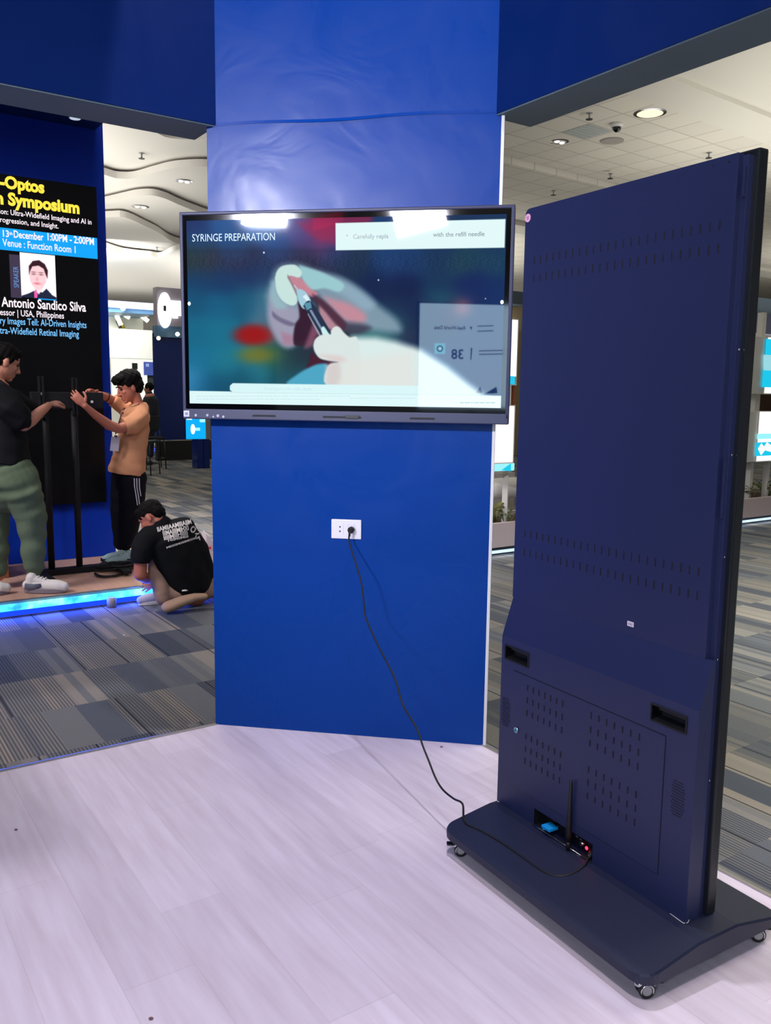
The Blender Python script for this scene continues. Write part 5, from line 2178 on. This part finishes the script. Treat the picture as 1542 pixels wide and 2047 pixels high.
# the print is too blurred to read: rows of tall narrow strokes
back_text(b, 'IIAMIIAAMIIIAIIMI', 315, 1063, 386, 1046, 9, 0.03)
back_text(b, 'IIIMAIIIIMIHXI', 326, 1071, 378, 1059, 9, 0.03)
back_text(b, 'IIIIMIIHIIII', 328, 1080, 376, 1068, 8, 0.03)
back_text(b, 'HIIMIIMIII', 336, 1083, 377, 1074, 5, 0.03)
back_text(b, 'MIIIIIMIIIIMIIIII', 333, 1097, 390, 1078, 4, 0.02)
back_text(b, 'OD', 379, 1062, 398, 1070, 13, 0.04)
back_text(b, 'IA', 389, 1076, 401, 1080, 7, 0.03)
b.shift()
tag(b.build('back_print', csh), 'rows of blurred white lettering across the back')
h = onz(322, 1206, -0.12)
shoe(cr_, h+BB*0.10, h-BB*0.17+AA*0.02, -0.12, 0.9, 'shoe', mat('pale_lilac_shoe', (180, 176, 205), 0.6), M_shoeW)
b = Rel(cr_)
t0, t1 = onz(338, 1222, -0.10), onz(408, 1200, -0.04)
b.tube([t0+UPV*0.035, t0*0.6+t1*0.4+UPV*0.045, t0*0.25+t1*0.75+UPV*0.045, t1+UPV*0.03], [0.056, 0.052, 0.040, 0.032], seg=18, flat=(UPV, 0.75), round_ends=True)
b.shift()
o = melt(b, 'shoe', cr_, M_sole, 0.006, 3)
tag(o, 'tan shoe, heel raised')
b = Rel(cr_)
q0 = p3(372, 1180, -.10)
b.tube([q0-BB*0.03, q0, q0+BB*0.04], [0.005, 0.008, 0.005], M_whitepaint, 8)
b.shift()
tag(b.build('belt_tag', cr_), 'small white tag below the shirt hem')

# ---- white bag and yellow tape beyond the crouching man
M_bag = mat('white_plastic_bag', (225, 220, 226), 0.45, bump=0.5, bscale=14)
A_b = 6.75
g0 = onz(420, 1165, -0.12)
A_b = g0.dot(AA)
bag = empty('white_bag', (g0.x, g0.y, -0.12))
tag(bag, 'white plastic bag with red print standing on the carpet behind the crouching person', 'bag')
b = Rel(bag)
P = [at(x, y, A_b) for x, y in ((407, 1060), (417, 1068), (426, 1084), (431, 1120), (432, 1160), (418, 1160), (413, 1120), (409, 1090))]
n_ = len(P)
fr = [p-AA*0.02 for p in P]
bk = [p+AA*0.10+(Vector((0, 0, 0))) for p in P]
cen = sum(P, Vector())/n_
fr = [p+(cen-p)*0.12-AA*0.04 for p in P]
bk = [p+(cen-p)*0.15+AA*0.06 for p in P]
va = [[b.bm.verts.new(p) for p in ring] for ring in (fr, P, bk)]
for r1, r2 in ((0, 1), (1, 2)):
    for i in range(n_):
        b.bm.faces.new((va[r1][i], va[r1][(i+1) % n_], va[r2][(i+1) % n_], va[r2][i]))
b.bm.faces.new(va[0][::-1])
b.bm.faces.new(va[2])
b.mats.append(M_bag)
bmesh.ops.recalc_face_normals(b.bm, faces=b.bm.faces)
b.shift()
sack = b.build('sack', bag)
b = Rel(bag)
c = at(420, 1095, A_b-0.05)
b.ell(c, (0.012, 0.004, 0.012), mat('red_print', (200, 40, 70), 0.5), seg=12)
c = at(416, 1104, A_b-0.05)
b.ell(c, (0.008, 0.004, 0.006), bpy.data.materials['red_print'], seg=12)
b.shift()
b.build('red_print', sack)
c = onz(424, 1192, -0.12)
b = MB()
b.tube([(0, 0, 0.002), (0, 0, 0.048)], 0.045, mat('yellow_tape', (225, 190, 30), 0.45), 20)
o = b.build('yellow_tape_roll', loc=c)
tag(o, 'small yellow roll on the carpet at the right heel of the crouching person', 'tape')

# ------------------------------------------------------------------ booths seen far off on the left
def Wp(px, py, A_):
    return at(px, py, A_)


def boxAB(mb, px0, py0, px1, py1, A_, depth, m, bev=0.0, z0=None):
    """box whose front face (facing -A) spans the seen rectangle at distance A_"""
    a, c = at(px0, py1, A_), at(px1, py0, A_)
    zlo = z0 if z0 is not None else a.z
    mb.box((a.dot(BB), A_, zlo), (c.dot(BB), A_+depth, c.z), m, bev)
    return mb


M_navy = mat('gloss_navy_panel', (14, 40, 112), 0.15)
M_lblue = mat('pale_blue_fascia', (90, 130, 165), 0.4)
M_boothwhite = mat('booth_white', (226, 224, 215), 0.6)
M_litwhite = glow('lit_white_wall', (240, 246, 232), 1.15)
G_led = glow('cool_led_line', (200, 215, 255), 2.2)
G_bled = glow('blue_led_line', (70, 90, 255), 1.6)


def abobj(mb, name, parent=None):
    o = mb.build(name, parent)
    if parent is None:
        o.rotation_euler = (0, 0, RZ_AB)
    return o


def eab(name, label, cat, group=None):
    e = empty(name, (0, 0, 0), RZ_AB)
    tag(e, label, cat, group)
    return e


# navy booth tower with a round white logo sign
TA = 19.6
tw = eab('booth_tower', 'dark blue booth tower with black plinth behind the wall display, carrying a round white sign', 'booth')
b = MB()
boxAB(b, 313, 672, 430, 880, TA, 0.12, M_navy)
b.build('body', tw)
b = MB()
boxAB(b, 315, 880, 430, 918, TA-0.05, 0.15, M_black, z0=-0.119)
b.build('plinth', tw)
b = MB()
boxAB(b, 311, 657, 430, 673, TA-0.1, 0.2, M_lblue)
b.build('fascia', tw)
b = MB()
boxAB(b, 315, 583, 430, 656, TA-0.1, 0.25, mat('sign_lilac_panel', (168, 160, 172), 0.6))
sb = b.build('sign_panel', tw)
b = MB()
c = at(330.5, 620, TA-0.18)
rx = (at(344, 620, TA).dot(BB)-at(317, 620, TA).dot(BB))/2
rz_ = (at(330, 585, TA).z-at(330, 656, TA).z)/2
G_logo = glow('logo_white', (255, 255, 255), 1.6)
b.extr([(c.dot(BB)+rx*math.cos(a), TA-0.18, c.z+rz_*math.sin(a)) for a in [2*PI*k/32 for k in range(32)]], (0, 0.06, 0), G_logo)
boxAB(b, 339, 602, 365, 630, TA-0.16, 0.04, G_logo)
boxAB(b, 346, 630, 356, 636, TA-0.16, 0.04, G_logo)
b.box((c.dot(BB)-0.04, TA-0.186, c.z-0.02), (c.dot(BB)+0.02, TA-0.181, c.z+0.10), mat('logo_dark_mark', (60, 60, 80), 0.5))  # small dark upright mark on the logo
tag(b.build('round_logo', sb), 'glowing white round logo with a short word')
b = MB()
for px, py in ((355, 668), (317, 676)):
    p = at(px, py, TA-0.35)
    b.ell((p.dot(BB), TA-0.35, p.z), (0.05, 0.05, 0.05), glow('tower_spot_%d' % px, (255, 255, 240), 3.0 if px > 330 else 1.0), seg=12)
    b.build('spotlight', tw)
    b = MB()

# small blue info kiosk on two posts
IA_ = 17.2
ik = eab('info_kiosk', 'small info kiosk with a bright blue screen on navy legs below the wall display corner', 'kiosk')
b = MB()
boxAB(b, 374, 836, 411, 878, IA_, 0.05, glow('info_screen_blue', (0, 178, 255), 1.0))
c = at(386, 858, IA_-0.01)
W0 = at(374, 850, IA_).dot(BB)
W1 = at(411, 850, IA_).dot(BB)
wp = (W1-W0)/37
b.extr([(c.dot(BB)+4.2*wp*math.cos(a), IA_-0.012, c.z+9.5*wp*math.sin(a)) for a in [2*PI*k/20 for k in range(20)]], (0, 0.01, 0), G_logo)
boxAB(b, 391, 855, 400, 861, IA_-0.012, 0.01, glow('info_word', (160, 250, 255), 1.2))
boxAB(b, 400, 838, 410, 844, IA_-0.012, 0.01, glow('info_strip', (170, 240, 255), 1.2))
boxAB(b, 374, 836, 384, 839, IA_-0.012, 0.01, G_logo)
b.build('screen', ik)
b = MB()
boxAB(b, 411.5, 838, 421, 878, IA_, 0.4, mat('kiosk_side_grey', (150, 145, 140), 0.6))
b.build('side_panel', ik)
for x0, x1 in ((395, 406), (408, 419)):
    b = MB()
    boxAB(b, x0, 878, x1, 930, IA_+0.02, 0.3, M_navy, z0=-0.119)
    b.build('leg', ik)

# bright white booth behind the boy
WA = 23.5
wb_ = eab('white_booth', 'brightly lit white booth with hanging canopy far behind the boy', 'booth')
b = MB()
boxAB(b, 180, 700, 311, 925, WA+2.0, 0.2, M_boothwhite, z0=-0.119)
b.build('back_wall', wb_)
b = MB()
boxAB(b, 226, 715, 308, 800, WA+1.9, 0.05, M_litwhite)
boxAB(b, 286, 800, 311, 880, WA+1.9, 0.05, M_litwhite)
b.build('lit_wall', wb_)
b = MB()
boxAB(b, 190, 661, 312, 714, WA, 0.3, mat('canopy_grey_white', (225, 225, 218), 0.7))
b.build('canopy', wb_)
b = MB()
boxAB(b, 200, 628, 286, 660, WA+1.0, 0.3, mat('white_tower_box', (228, 228, 216), 0.7))
b.build('upper_box', wb_)
b = MB()
boxAB(b, 200, 607, 314, 609.2, WA-0.6, 0.1, G_led)
boxAB(b, 200, 610.5, 314, 612.3, WA-0.6, 0.1, G_led)
b.build('led_line', wb_)
b = MB()
boxAB(b, 200, 613, 313, 622, WA-0.5, 1.6, M_lblue)
b.build('fascia', wb_)
b = MB()
boxAB(b, 289, 724, 312, 750, WA-0.4, 0.06, glow('booth_screen', (70, 90, 170), 0.9))
boxAB(b, 292, 727, 298, 733, WA-0.41, 0.01, glow('booth_screen_spot', (150, 170, 230), 1.0))
b.build('screen', wb_)
b = MB()
boxAB(b, 296, 750, 312, 768, WA-0.35, 0.05, mat('dark_green_panel', (40, 52, 50), 0.5))
b.build('dark_panel', wb_)
b = MB()
boxAB(b, 265, 726, 275, 738, WA+1.8, 0.05, bpy.data.materials['dark_green_panel'])
b.build('dark_panel', wb_)
b = MB()
for (x0, y0), (x1, y1) in (((249, 629), (259, 635)), ((284, 632), (296, 642)), ((233, 630), (242, 650))):
    p, q = at(x0, y0, WA+0.6), at(x1, y1, WA+0.6)
    b.tube([(p.dot(BB), WA+0.6, p.z), (q.dot(BB), WA+0.6, q.z)], 0.06, glow('booth_lamp_%d' % x0, (255, 255, 238), 2.4), 10)
    b.build('lamp', wb_)
    b = MB()
p = at(246, 616, WA-0.7)
b.ell((p.dot(BB), WA-0.7, p.z), (0.07, 0.07, 0.07), bpy.data.materials['booth_lamp_249'], seg=12)
b.build('lamp', wb_)
b = MB()
for x in (234, 240):
    p, q = at(x, 640, WA+0.9), at(x+7, 656, WA+0.9)
    b.tube([(p.dot(BB), WA+0.9, p.z), (q.dot(BB), WA+0.9, q.z)], 0.05, mat('yellow_bar_%d' % x, (225, 205, 60) if x > 236 else (60, 60, 50), 0.5), 8)
    b.build('bar', wb_)
    b = MB()
b = MB()
boxAB(b, 280, 896, 312, 898.4, WA-2.6, 0.05, G_bled)
boxAB(b, 280, 900, 312, 902.5, WA-2.6, 0.05, G_bled)
boxAB(b, 280, 892, 312, 905, WA-2.5, 2.0, M_grey, z0=-0.119)
b.build('step', wb_)

area('white_booth_light', ab(21.5, 5.5, 4.2), AA*1.0+UPV*-0.25+BB*0.35, 2, 1, 260, (1.0, 1.0, 0.95))  # added unseen fill, brightens the canopy and front of the white booth
# tiny person and bar chairs in that booth
fp_A = 18.6
fp0 = at(300, 915, fp_A)
fp = empty('person', (fp0.x, fp0.y, -0.12))
tag(fp, 'distant person in dark clothes standing in front of the bright white booth', 'person')


def p4(x, y, d=0.0):
    return at(x, y, fp_A+d)


b = Rel(fp)
add_head(b, p4(298, 776), (-BB*0.8+AA*0.5), UPV, 1.0)
b.tube([p4(299, 784), p4(300, 792)], 0.055, seg=12, round_ends=True)
b.tube([p4(300, 795), p4(302, 830), p4(301, 848)], [0.12, 0.13, 0.12], seg=16, flat=(AA, 1.3), round_ends=True)
for s_ in (-.1, .1):
    b.tube([p4(301, 845, s_), p4(301, 878, s_), p4(301, 908, s_)], [0.09, 0.06, 0.045], seg=12, round_ends=True)
b.tube([p4(302, 798, -.2), p4(304, 822, -.22), p4(299, 842, -.2)], [0.05, 0.042, 0.03], seg=10, round_ends=True)
add_hand(b, p4(299, 842, -.2), -UPV, -AA, 0.3, 1, 1.0)
b.shift()
melt(b, 'body', fp, M_skin1, 0.009, 2)
b = Rel(fp)
b.ell(p4(299, 773), (0.10, 0.10, 0.10), seg=16)
b.shift()
melt(b, 'hair', fp, M_hair, 0.01, 2)
b = Rel(fp)
b.tube([p4(299, 788), p4(300, 794), p4(301, 800), p4(303, 832), p4(302, 852)], [0.075, 0.14, 0.165, 0.17, 0.16], seg=18, flat=(AA, 1.3), round_ends=True)
b.tube([p4(302, 798, -.2), p4(304, 824, -.22), p4(300, 838, -.2)], [0.07, 0.06, 0.05], seg=12, round_ends=True)
b.shift()
melt(b, 'jacket', fp, mat('dark_navy_jacket', (22, 26, 38), 0.8), 0.012, 3)
b = Rel(fp)
for s_ in (-.1, .1):
    b.tube([p4(301, 848, s_), p4(301, 880, s_), p4(301, 909, s_)], [0.11, 0.085, 0.07], seg=12, round_ends=True)
    f0 = p4(301, 912, s_)
    b.tube([Vector((f0.x, f0.y, -0.08)), Vector((f0.x, f0.y, -0.08))-BB*0.16], [0.05, 0.04], seg=10, round_ends=True)
b.shift()
melt(b, 'trousers', fp, bpy.data.materials['dark_navy_jacket'], 0.012, 2)


def bar_chair():
    e = empty('bar_chair', (0, 0, 0))
    b = MB()
    b.box((-0.2, -0.2, 0.62), (0.2, 0.2, 0.67), M_black, 0.01)
    b.build('seat', e)
    b = MB()
    b.box((-0.2, 0.18, 0.80), (0.2, 0.21, 1.10), M_black, 0.01)
    b.build('backrest', e)
    for x in (-0.18, 0.18):
        for y in (-0.18, 0.18):
            b = MB()
            b.tube([(x*1.15, y*1.15, 0.0), (x, y, 0.63)] + ([(x, y, 0.82)] if y > 0 else []), 0.012, M_black, 8)
            b.build('leg', e)
    b = MB()
    for p, q in (((-0.2, -0.2), (0.2, -0.2)), ((-0.2, 0.2), (0.2, 0.2)), ((-0.2, -0.2), (-0.2, 0.2)), ((0.2, -0.2), (0.2, 0.2))):
        b.tube([(p[0], p[1], 0.22), (q[0], q[1], 0.22)], 0.01, M_black, 8)
    b.build('footrest', e)
    return e


bc = bar_chair()
for i, (px, a_, lab) in enumerate(((307, 17.6, 'black wire bar chair nearest the blue tower, in front of the white booth'),
                                   (290, 16.4, 'black wire bar chair half hidden by the boy, in front of the white booth'))):
    o = bc if i == 0 else copy_tree(bc)
    w = at(px, 900, a_)
    o.location = (w.x, w.y, -0.12)
    o.rotation_euler = (0, 0, 0.5+i*0.9)
    tag(o, lab, 'chair', 'bar chairs by the white booth')

# ------------------------------------------------------------------ display island on the right
RA = 6.42
isl = eab('display_island', 'long low planter island with white light boxes on posts behind the kiosk', 'booth')
M_plant_box = mat('planter_white', (200, 184, 186), 0.6)
M_soil = mat('dark_soil', (66, 44, 34), 0.9, bump=0.6, bscale=40)


def zof(px, py, A_=RA):
    return at(px, py, A_).z


B0, B1 = at(962, 1070, RA).dot(BB), 12.5
b = MB()
pb0, pb1 = zof(1000, 1094), zof(1000, 1046)
b.box((B0, RA, pb0), (B1, RA+0.05, pb1), M_plant_box)
b.box((B0, RA+0.65, pb0), (B1, RA+0.7, pb1), M_plant_box)
b.box((B0, RA+0.05, pb0), (B0+0.05, RA+0.65, pb1), M_plant_box)
b.box((B0+0.05, RA+0.05, pb0), (B1, RA+0.65, pb1-0.05), M_soil)
b.build('planter', isl)
b = MB()
b.box((B0+0.03, RA+0.05, -0.06), (B1, RA+0.65, pb0), M_black)
b.box((B0+0.03, RA+0.06, -0.119), (B1, RA+0.6, -0.06), M_black)
b.build('plinth', isl)
b = MB()
b.box((B0, RA+0.03, -0.10), (B1, RA+0.055, -0.075), glow('cool_foot_light', (190, 220, 255), 1.5))
b.build('foot_light', isl)
area('island_foot_glow', ab(RA-0.02, 8.5, -0.08), -AA+Vector((0, 0, -0.5)), 6, 0.03, 5, (0.8, 0.9, 1.0))
M_lbw = glow('lightbox_white', (250, 252, 250), 1.35)
M_lbw2 = mat('lightbox_side', (214, 212, 205), 0.5)
M_cyan = glow('lightbox_cyan', (20, 200, 235), 1.0)
G_cy2 = glow('lightbox_pale_cyan', (150, 235, 245), 1.1)


def lightbox(name, label, px0, py0, px1, py1, A_, dep, front, group='white light boxes on the island'):
    e = eab(name, label, 'light box', group)
    b = MB()
    boxAB(b, px0, py0, px1, py1, A_, dep, M_lbw2)
    sh = b.build('shell', e)
    b = MB()
    front(b, A_-0.004)
    b.build('lit_face', e)
    return e


def fr1(b, A_):
    boxAB(b, 1014, 640, 1036, 752, A_, 0.003, M_lbw)
    boxAB(b, 1014, 752, 1030, 768, A_, 0.003, M_cyan)


def fr2(b, A_):
    boxAB(b, 975, 812, 1029, 926, A_, 0.003, glow('lightbox_warm_white', (255, 236, 226), 1.4))
    boxAB(b, 975, 926, 1029, 943, A_, 0.003, G_cy2)
    p = [at(x, y, A_-0.002) for x, y in ((1003, 940), (1022, 926), (1022, 942))]
    b.face([(q.dot(BB), A_-0.002, q.z) for q in p], M_cyan)


lba = lightbox('light_box', 'upper white light box between the wall display and the kiosk', 1012, 638, 1038, 770, RA+0.25, 0.3, fr1)
lbb = lightbox('light_box', 'lower white light box with a pale cyan foot band, left of the kiosk', 973, 810, 1031, 944, RA+0.05, 0.3, fr2)
for par, nm, r_, a_, m_ in ((lba, 'post', (1014, 770, 1023, 812), RA+0.25, M_lbw2), (lba, 'brown_panel', (1024, 770, 1030, 812), RA+0.3, mat('orange_brown_panel', (150, 72, 40), 0.6)),
                           (lbb, 'post', (1014, 944, 1016, 1050), RA+0.2, M_lbw2)):
    b = MB()
    boxAB(b, *r_, a_, 0.08, m_)
    b.build(nm, par)


def fr3(b, A_):
    boxAB(b, 1529, 683, 1640, 786, A_, 0.003, M_lbw)
    boxAB(b, 1530, 686, 1640, 712, A_-0.002, 0.003, M_cyan)
    boxAB(b, 1524, 742, 1640, 774, A_-0.002, 0.003, M_cyan)
    for k in range(5):
        boxAB(b, 1527, 716+k*5.4, 1640, 718.5+k*5.4, A_-0.003, 0.003, glow('pale_print_%d' % k, (150, 215, 225), 1))


def fr4(b, A_):
    boxAB(b, 1513, 823, 1640, 922, A_, 0.003, M_lbw)
    boxAB(b, 1514, 864, 1640, 878, A_-0.002, 0.003, G_cy2)
    boxAB(b, 1511, 880, 1640, 912, A_-0.002, 0.003, M_cyan)
    p = [at(x, y, A_-0.004) for x, y in ((1516, 897), (1523, 886), (1528, 893), (1534, 884), (1542, 890), (1560, 884), (1560, 908), (1530, 900), (1522, 910))]
    b.face([(q.dot(BB), A_-0.004, q.z) for q in p], G_logo)


def lb2(name, label, pxs, py0, py1, fr, A_=RA+0.1):
    """box showing its plain side to the left of its lit face"""
    e = eab(name, label, 'light box', 'white light boxes on the island')
    b = MB()
    a, c = at(pxs, py1, A_), at(1640, py0, A_)
    b.box((a.dot(BB), A_, a.z), (c.dot(BB), A_+0.5, c.z), M_lbw2)
    b.build('shell', e)
    # side wing in front-left
    b = MB()
    w0, w1 = at(pxs-26, (py0+py1)/2, A_+0.02), at(pxs, (py0+py1)/2, A_+0.02)
    b.box((w0.dot(BB), A_+0.02, a.z+0.005), (w1.dot(BB), A_+0.45, c.z-0.005), M_lbw2)
    b.build('side_wing', e)
    b = MB()
    fr(b, A_-0.004)
    b.build('lit_face', e)
    return e


lbc = lb2('light_box', 'upper cyan and white light box at the right edge of the picture', 1527, 682, 788, fr3)
lbd = lb2('light_box', 'lower white light box with a white figure on cyan at the right edge', 1513, 822, 924, fr4)
for x0, x1, y0, y1, par in ((1523, 1534, 625, 682, lbc), (1509, 1521, 788, 822, lbc), (1497, 1508, 924, 1005, lbd), (1532, 1541, 924, 1005, lbd)):
    b = MB()
    boxAB(b, x0, y0, x1, y1, RA+0.22, 0.08, M_lbw2)
    b.build('post', par)
b = MB()
boxAB(b, 1508, 788, 1600, 822, RA+0.42, 0.08, mat('brown_dark_gap', (88, 52, 36), 0.6))
b.build('rear_panel', lbc)


def plant(px, py, A_, hpx, label, n=16, seed=1):
    """tuft of upright arching leaves in the planter"""
    g = at(px, py, A_)
    e = empty('potted_plant', g)
    tag(e, label, 'plant', 'green plants in the island planter')
    rr = random.Random(seed)
    H = hpx/(FPX/at(px, py, A_).dot(fw))
    ML = M_leaf[seed % 2]
    b = MB()
    st = MB()
    for k in range(n):
        az = rr.uniform(0, 2*PI)
        lean = rr.uniform(0.05, 0.45)
        h = H*rr.uniform(0.6, 1.0)
        d = Vector((math.cos(az), math.sin(az), 0))
        sd = Vector((-math.sin(az), math.cos(az), 0))
        base = d*0.02
        top = base+d*lean*h+Vector((0, 0, h*0.62))
        st.tube([base, (base+top)/2+d*0.01, top], 0.004, ML, 5)
        for q in range(3):
            a2 = az+rr.uniform(-1.4, 1.4)
            dd = Vector((math.cos(a2), math.sin(a2), rr.uniform(0.2, 1.1))).normalized()
            s2 = dd.cross(Vector((0, 0, 1))).normalized()
            L = h*rr.uniform(0.28, 0.42)
            w = L*rr.uniform(0.16, 0.26)
            o_ = top-Vector((0, 0, h*0.12*q))
            pts = [(0, 0), (0.3, 0.8), (0.6, 1.0), (1.0, 0.0)]
            prev = None
            for t, ww in ((0.0, 0.1), (0.3, 0.85), (0.6, 1.0), (0.85, 0.55), (1.0, 0.05)):
                c = o_+dd*L*t-Vector((0, 0, L*0.35*t*t))
                cur = (c-s2*w*ww, c+Vector((0, 0, -w*0.25*ww)), c+s2*w*ww)
                if prev:
                    b.face([prev[0], prev[1], cur[1], cur[0]], ML, True)
                    b.face([prev[1], prev[2], cur[2], cur[1]], ML, True)
                prev = cur
    st.build('stems', e)
    b.build('leaves', e)
    return e


M_leaf = [mat('leaf_green', (98, 118, 62), 0.55, var=0.25, vscale=9), mat('leaf_olive', (120, 122, 62), 0.55, var=0.25, vscale=9)]
plant(990, 1044, RA+0.30, 62, 'green plant in the pale planter just right of the blue pillar edge', 16, 1)
plant(1012, 1046, RA+0.22, 48, 'smaller green plant beside the left side of the kiosk', 12, 2)
plant(1500, 1000, RA+0.25, 50, 'green plant in the white planter right of the kiosk, nearest the kiosk', 14, 3)
plant(1531, 996, RA+0.30, 55, 'green plant in the white planter at the right edge of the picture', 14, 4)
b = MB()
ctn = eab('grey_counter', 'pale grey counter with a rounded end behind the planter, left of the kiosk', 'counter')
boxAB(b, 975, 944, 1030, 1046, RA+1.5, 0.1, mat('grey_counter', (170, 165, 160), 0.5), z0=-0.119)
b.build('front_panel', ctn)
b = MB()
p = at(1017, 975, RA+0.9)
b.tube([(p.dot(BB)-0.25, RA+0.9, p.z), (p.dot(BB)+0.1, RA+0.9, p.z)], 0.12, M_lbw2, 20, round_ends=True)
b.build('rounded_end', ctn)
# blue grey hall structure far behind at the right
b = MB()
boxAB(b, 1470, 610, 1640, 640, 16.0, 1.0, mat('far_slate_fascia', (66, 84, 100), 0.5))
boxAB(b, 1470, 640, 1640, 662, 15.8, 1.0, mat('far_dark_fascia', (24, 28, 60), 0.5))
boxAB(b, 1470, 662, 1640, 690, 16.4, 1.0, mat('far_tan_wall', (150, 132, 100), 0.7))
boxAB(b, 1470, 690, 1640, 1010, 16.6, 1.0, mat('far_dim_wall', (90, 76, 62), 0.7), z0=-0.119)
o = abobj(b, 'far_booth')
tag(o, 'dark fascia booth far off behind the light boxes at the right edge', 'booth')
b = MB()
boxAB(b, 1000, 585, 1060, 605, 17.0, 1.0, bpy.data.materials['far_slate_fascia'])
boxAB(b, 990, 605, 1060, 1050, 17.4, 1.0, bpy.data.materials['far_tan_wall'], z0=-0.119)
o = abobj(b, 'far_booth')
tag(o, 'tan far booth seen in the slot between the wall display and the kiosk', 'booth')

# ------------------------------------------------------------------ ceiling fittings


def ceil_pt(px, py, z=CZ):
    return onz(px, py, z)


def downlight(px, py, label, r=0.11, on=(255, 220, 170), s=3.0, z=CZ, twin=False):
    p = ceil_pt(px, py, z)
    e = empty('downlight', p, RZ_C)
    tag(e, label, 'ceiling light', 'recessed ceiling downlights')
    b = MB()
    n = 28
    for k in range(n):
        a0, a1 = 2*PI*k/n, 2*PI*(k+1)/n
        o_, i_ = r*1.25, r
        b.face([(o_*math.cos(a0), o_*math.sin(a0), -0.004), (o_*math.cos(a1), o_*math.sin(a1), -0.004), (i_*math.cos(a1), i_*math.sin(a1), -0.012), (i_*math.cos(a0), i_*math.sin(a0), -0.012)], M_chrome if s < 2 else M_whitepaint, True)
    b.build('rim', e)
    b = MB()
    if twin:
        for x in (-0.5, 0.5):
            b.ell((x*r, 0, -0.012), (r*0.38, r*0.38, 0.02), glow('lamp_pip_%d_%d' % (px, int(x*2)), on, s), seg=12)
    else:
        b.cyl((0, 0, -0.010), (0, 0, -0.006), r, glow('lamp_disc_%d' % px, on, s), 28)
    b.build('lamp', e)


downlight(1300, 226, 'lit warm downlight glowing in the tiled ceiling above the kiosk', 0.20, (255, 225, 180), 1.6)
downlight(1119, 283, 'small chrome downlight left of the grey ceiling vent', 0.13, (240, 235, 240), 1.2, twin=True)
downlight(368, 362, 'twin downlight in the second wavy ceiling panel', 0.13, (255, 255, 255), 1.3, CZ-0.405, True)
downlight(281, 413, 'twin downlight in the third wavy ceiling panel, near the left booth', 0.14, (255, 255, 240), 1.3, CZ-0.585, True)

p = ceil_pt(1173, 263)
b = MB()
b.box((-0.30, -0.30, -0.006), (0.30, 0.30, -0.001), mat('vent_grey', (176, 180, 178), 0.6))
for k in range(6):
    b.box((-0.28, -0.27+k*0.1, -0.010), (0.28, -0.235+k*0.1, -0.006), mat('vent_slat', (165, 170, 168), 0.6) if k == 0 else bpy.data.materials['vent_slat'])
o = b.build('ceiling_vent', loc=p, rz=RZ_C)
tag(o, 'square grey air vent in the tiled ceiling', 'vent')
p = ceil_pt(1224, 281)
b = MB()
b.cyl((0, 0, -0.012), (0, 0, -0.001), 0.20, mat('speaker_grey', (150, 146, 140), 0.7), 30)
b.cyl((0, 0, -0.014), (0, 0, -0.012), 0.185, mat('speaker_mesh', (160, 154, 146), 0.8), 30)
o = b.build('ceiling_speaker', loc=p)
tag(o, 'round grey ceiling speaker right of the vent', 'speaker')
p = ceil_pt(1234, 247)
e = empty('dome_camera', p)
tag(e, 'small white dome camera with black eye above the ceiling speaker', 'camera')
b = MB()
b.cyl((0, 0, -0.06), (0, 0, -0.001), 0.095, M_whitepaint, 20)
b.build('housing', e)
b = MB()
b.ell((0, 0, -0.075), (0.07, 0.07, 0.06), M_glossblack, seg=16)
b.build('dome', e)


def sprinkler():
    e = empty('sprinkler', (0, 0, 0))
    b = MB()
    b.cyl((0, 0, -0.004), (0, 0, -0.0005), 0.05, M_grey, 16)
    b.cyl((0, 0, -0.09), (0, 0, -0.004), 0.014, M_grey, 10)
    b.build('stem', e)
    b = MB()
    b.cyl((0, 0, -0.098), (0, 0, -0.09), 0.055, mat('sprinkler_dark', (60, 60, 58), 0.5), 14)
    b.build('deflector', e)
    return e


spk = sprinkler()
for i, (px, py, z, lab) in enumerate(((1179, 226, CZ, 'sprinkler head in the tiled ceiling, up and left of the dome camera'),
                                      (1418, 305, CZ, 'sprinkler head in the ceiling just above the kiosk top'),
                                      (1107, 381, CZ-0.06, 'sprinkler head low over the left end of the kiosk top'),
                                      (1221, 347, CZ-0.06, 'tiny sprinkler dot between the two ceiling grooves'),
                                      (283, 306, CZ-0.22, 'sprinkler head in the nearest pale ceiling panel on the left'),
                                      (314, 494, CZ-0.76, 'sprinkler head in the farthest wavy ceiling panel'))):
    o = spk if i == 0 else copy_tree(spk)
    o.location = ceil_pt(px, py, z)
    tag(o, lab, 'sprinkler', 'ceiling sprinkler heads')

# crumbs on the floors
for px, py, z, lab in ((883, 1494, 0.0, 'tiny dark crumb on the white platform right of the pillar foot'), (302, 2038, 0.0, 'small brown crumb at the bottom edge of the picture'),
                       (32, 1660, 0.0, 'brown speck on the white platform near the left edge'), (248, 1270, -0.12, 'white speck on the striped carpet below the light strip')):
    b = MB()
    b.ell((0, 0, 0.003), (0.006, 0.004, 0.003), mat('crumb_%d' % px, (235, 235, 235) if px == 248 else (110, 80, 85), 0.8), seg=8)
    o = b.build('crumb', loc=onz(px, py, z))
    tag(o, lab, 'crumb', 'crumbs on the floor')
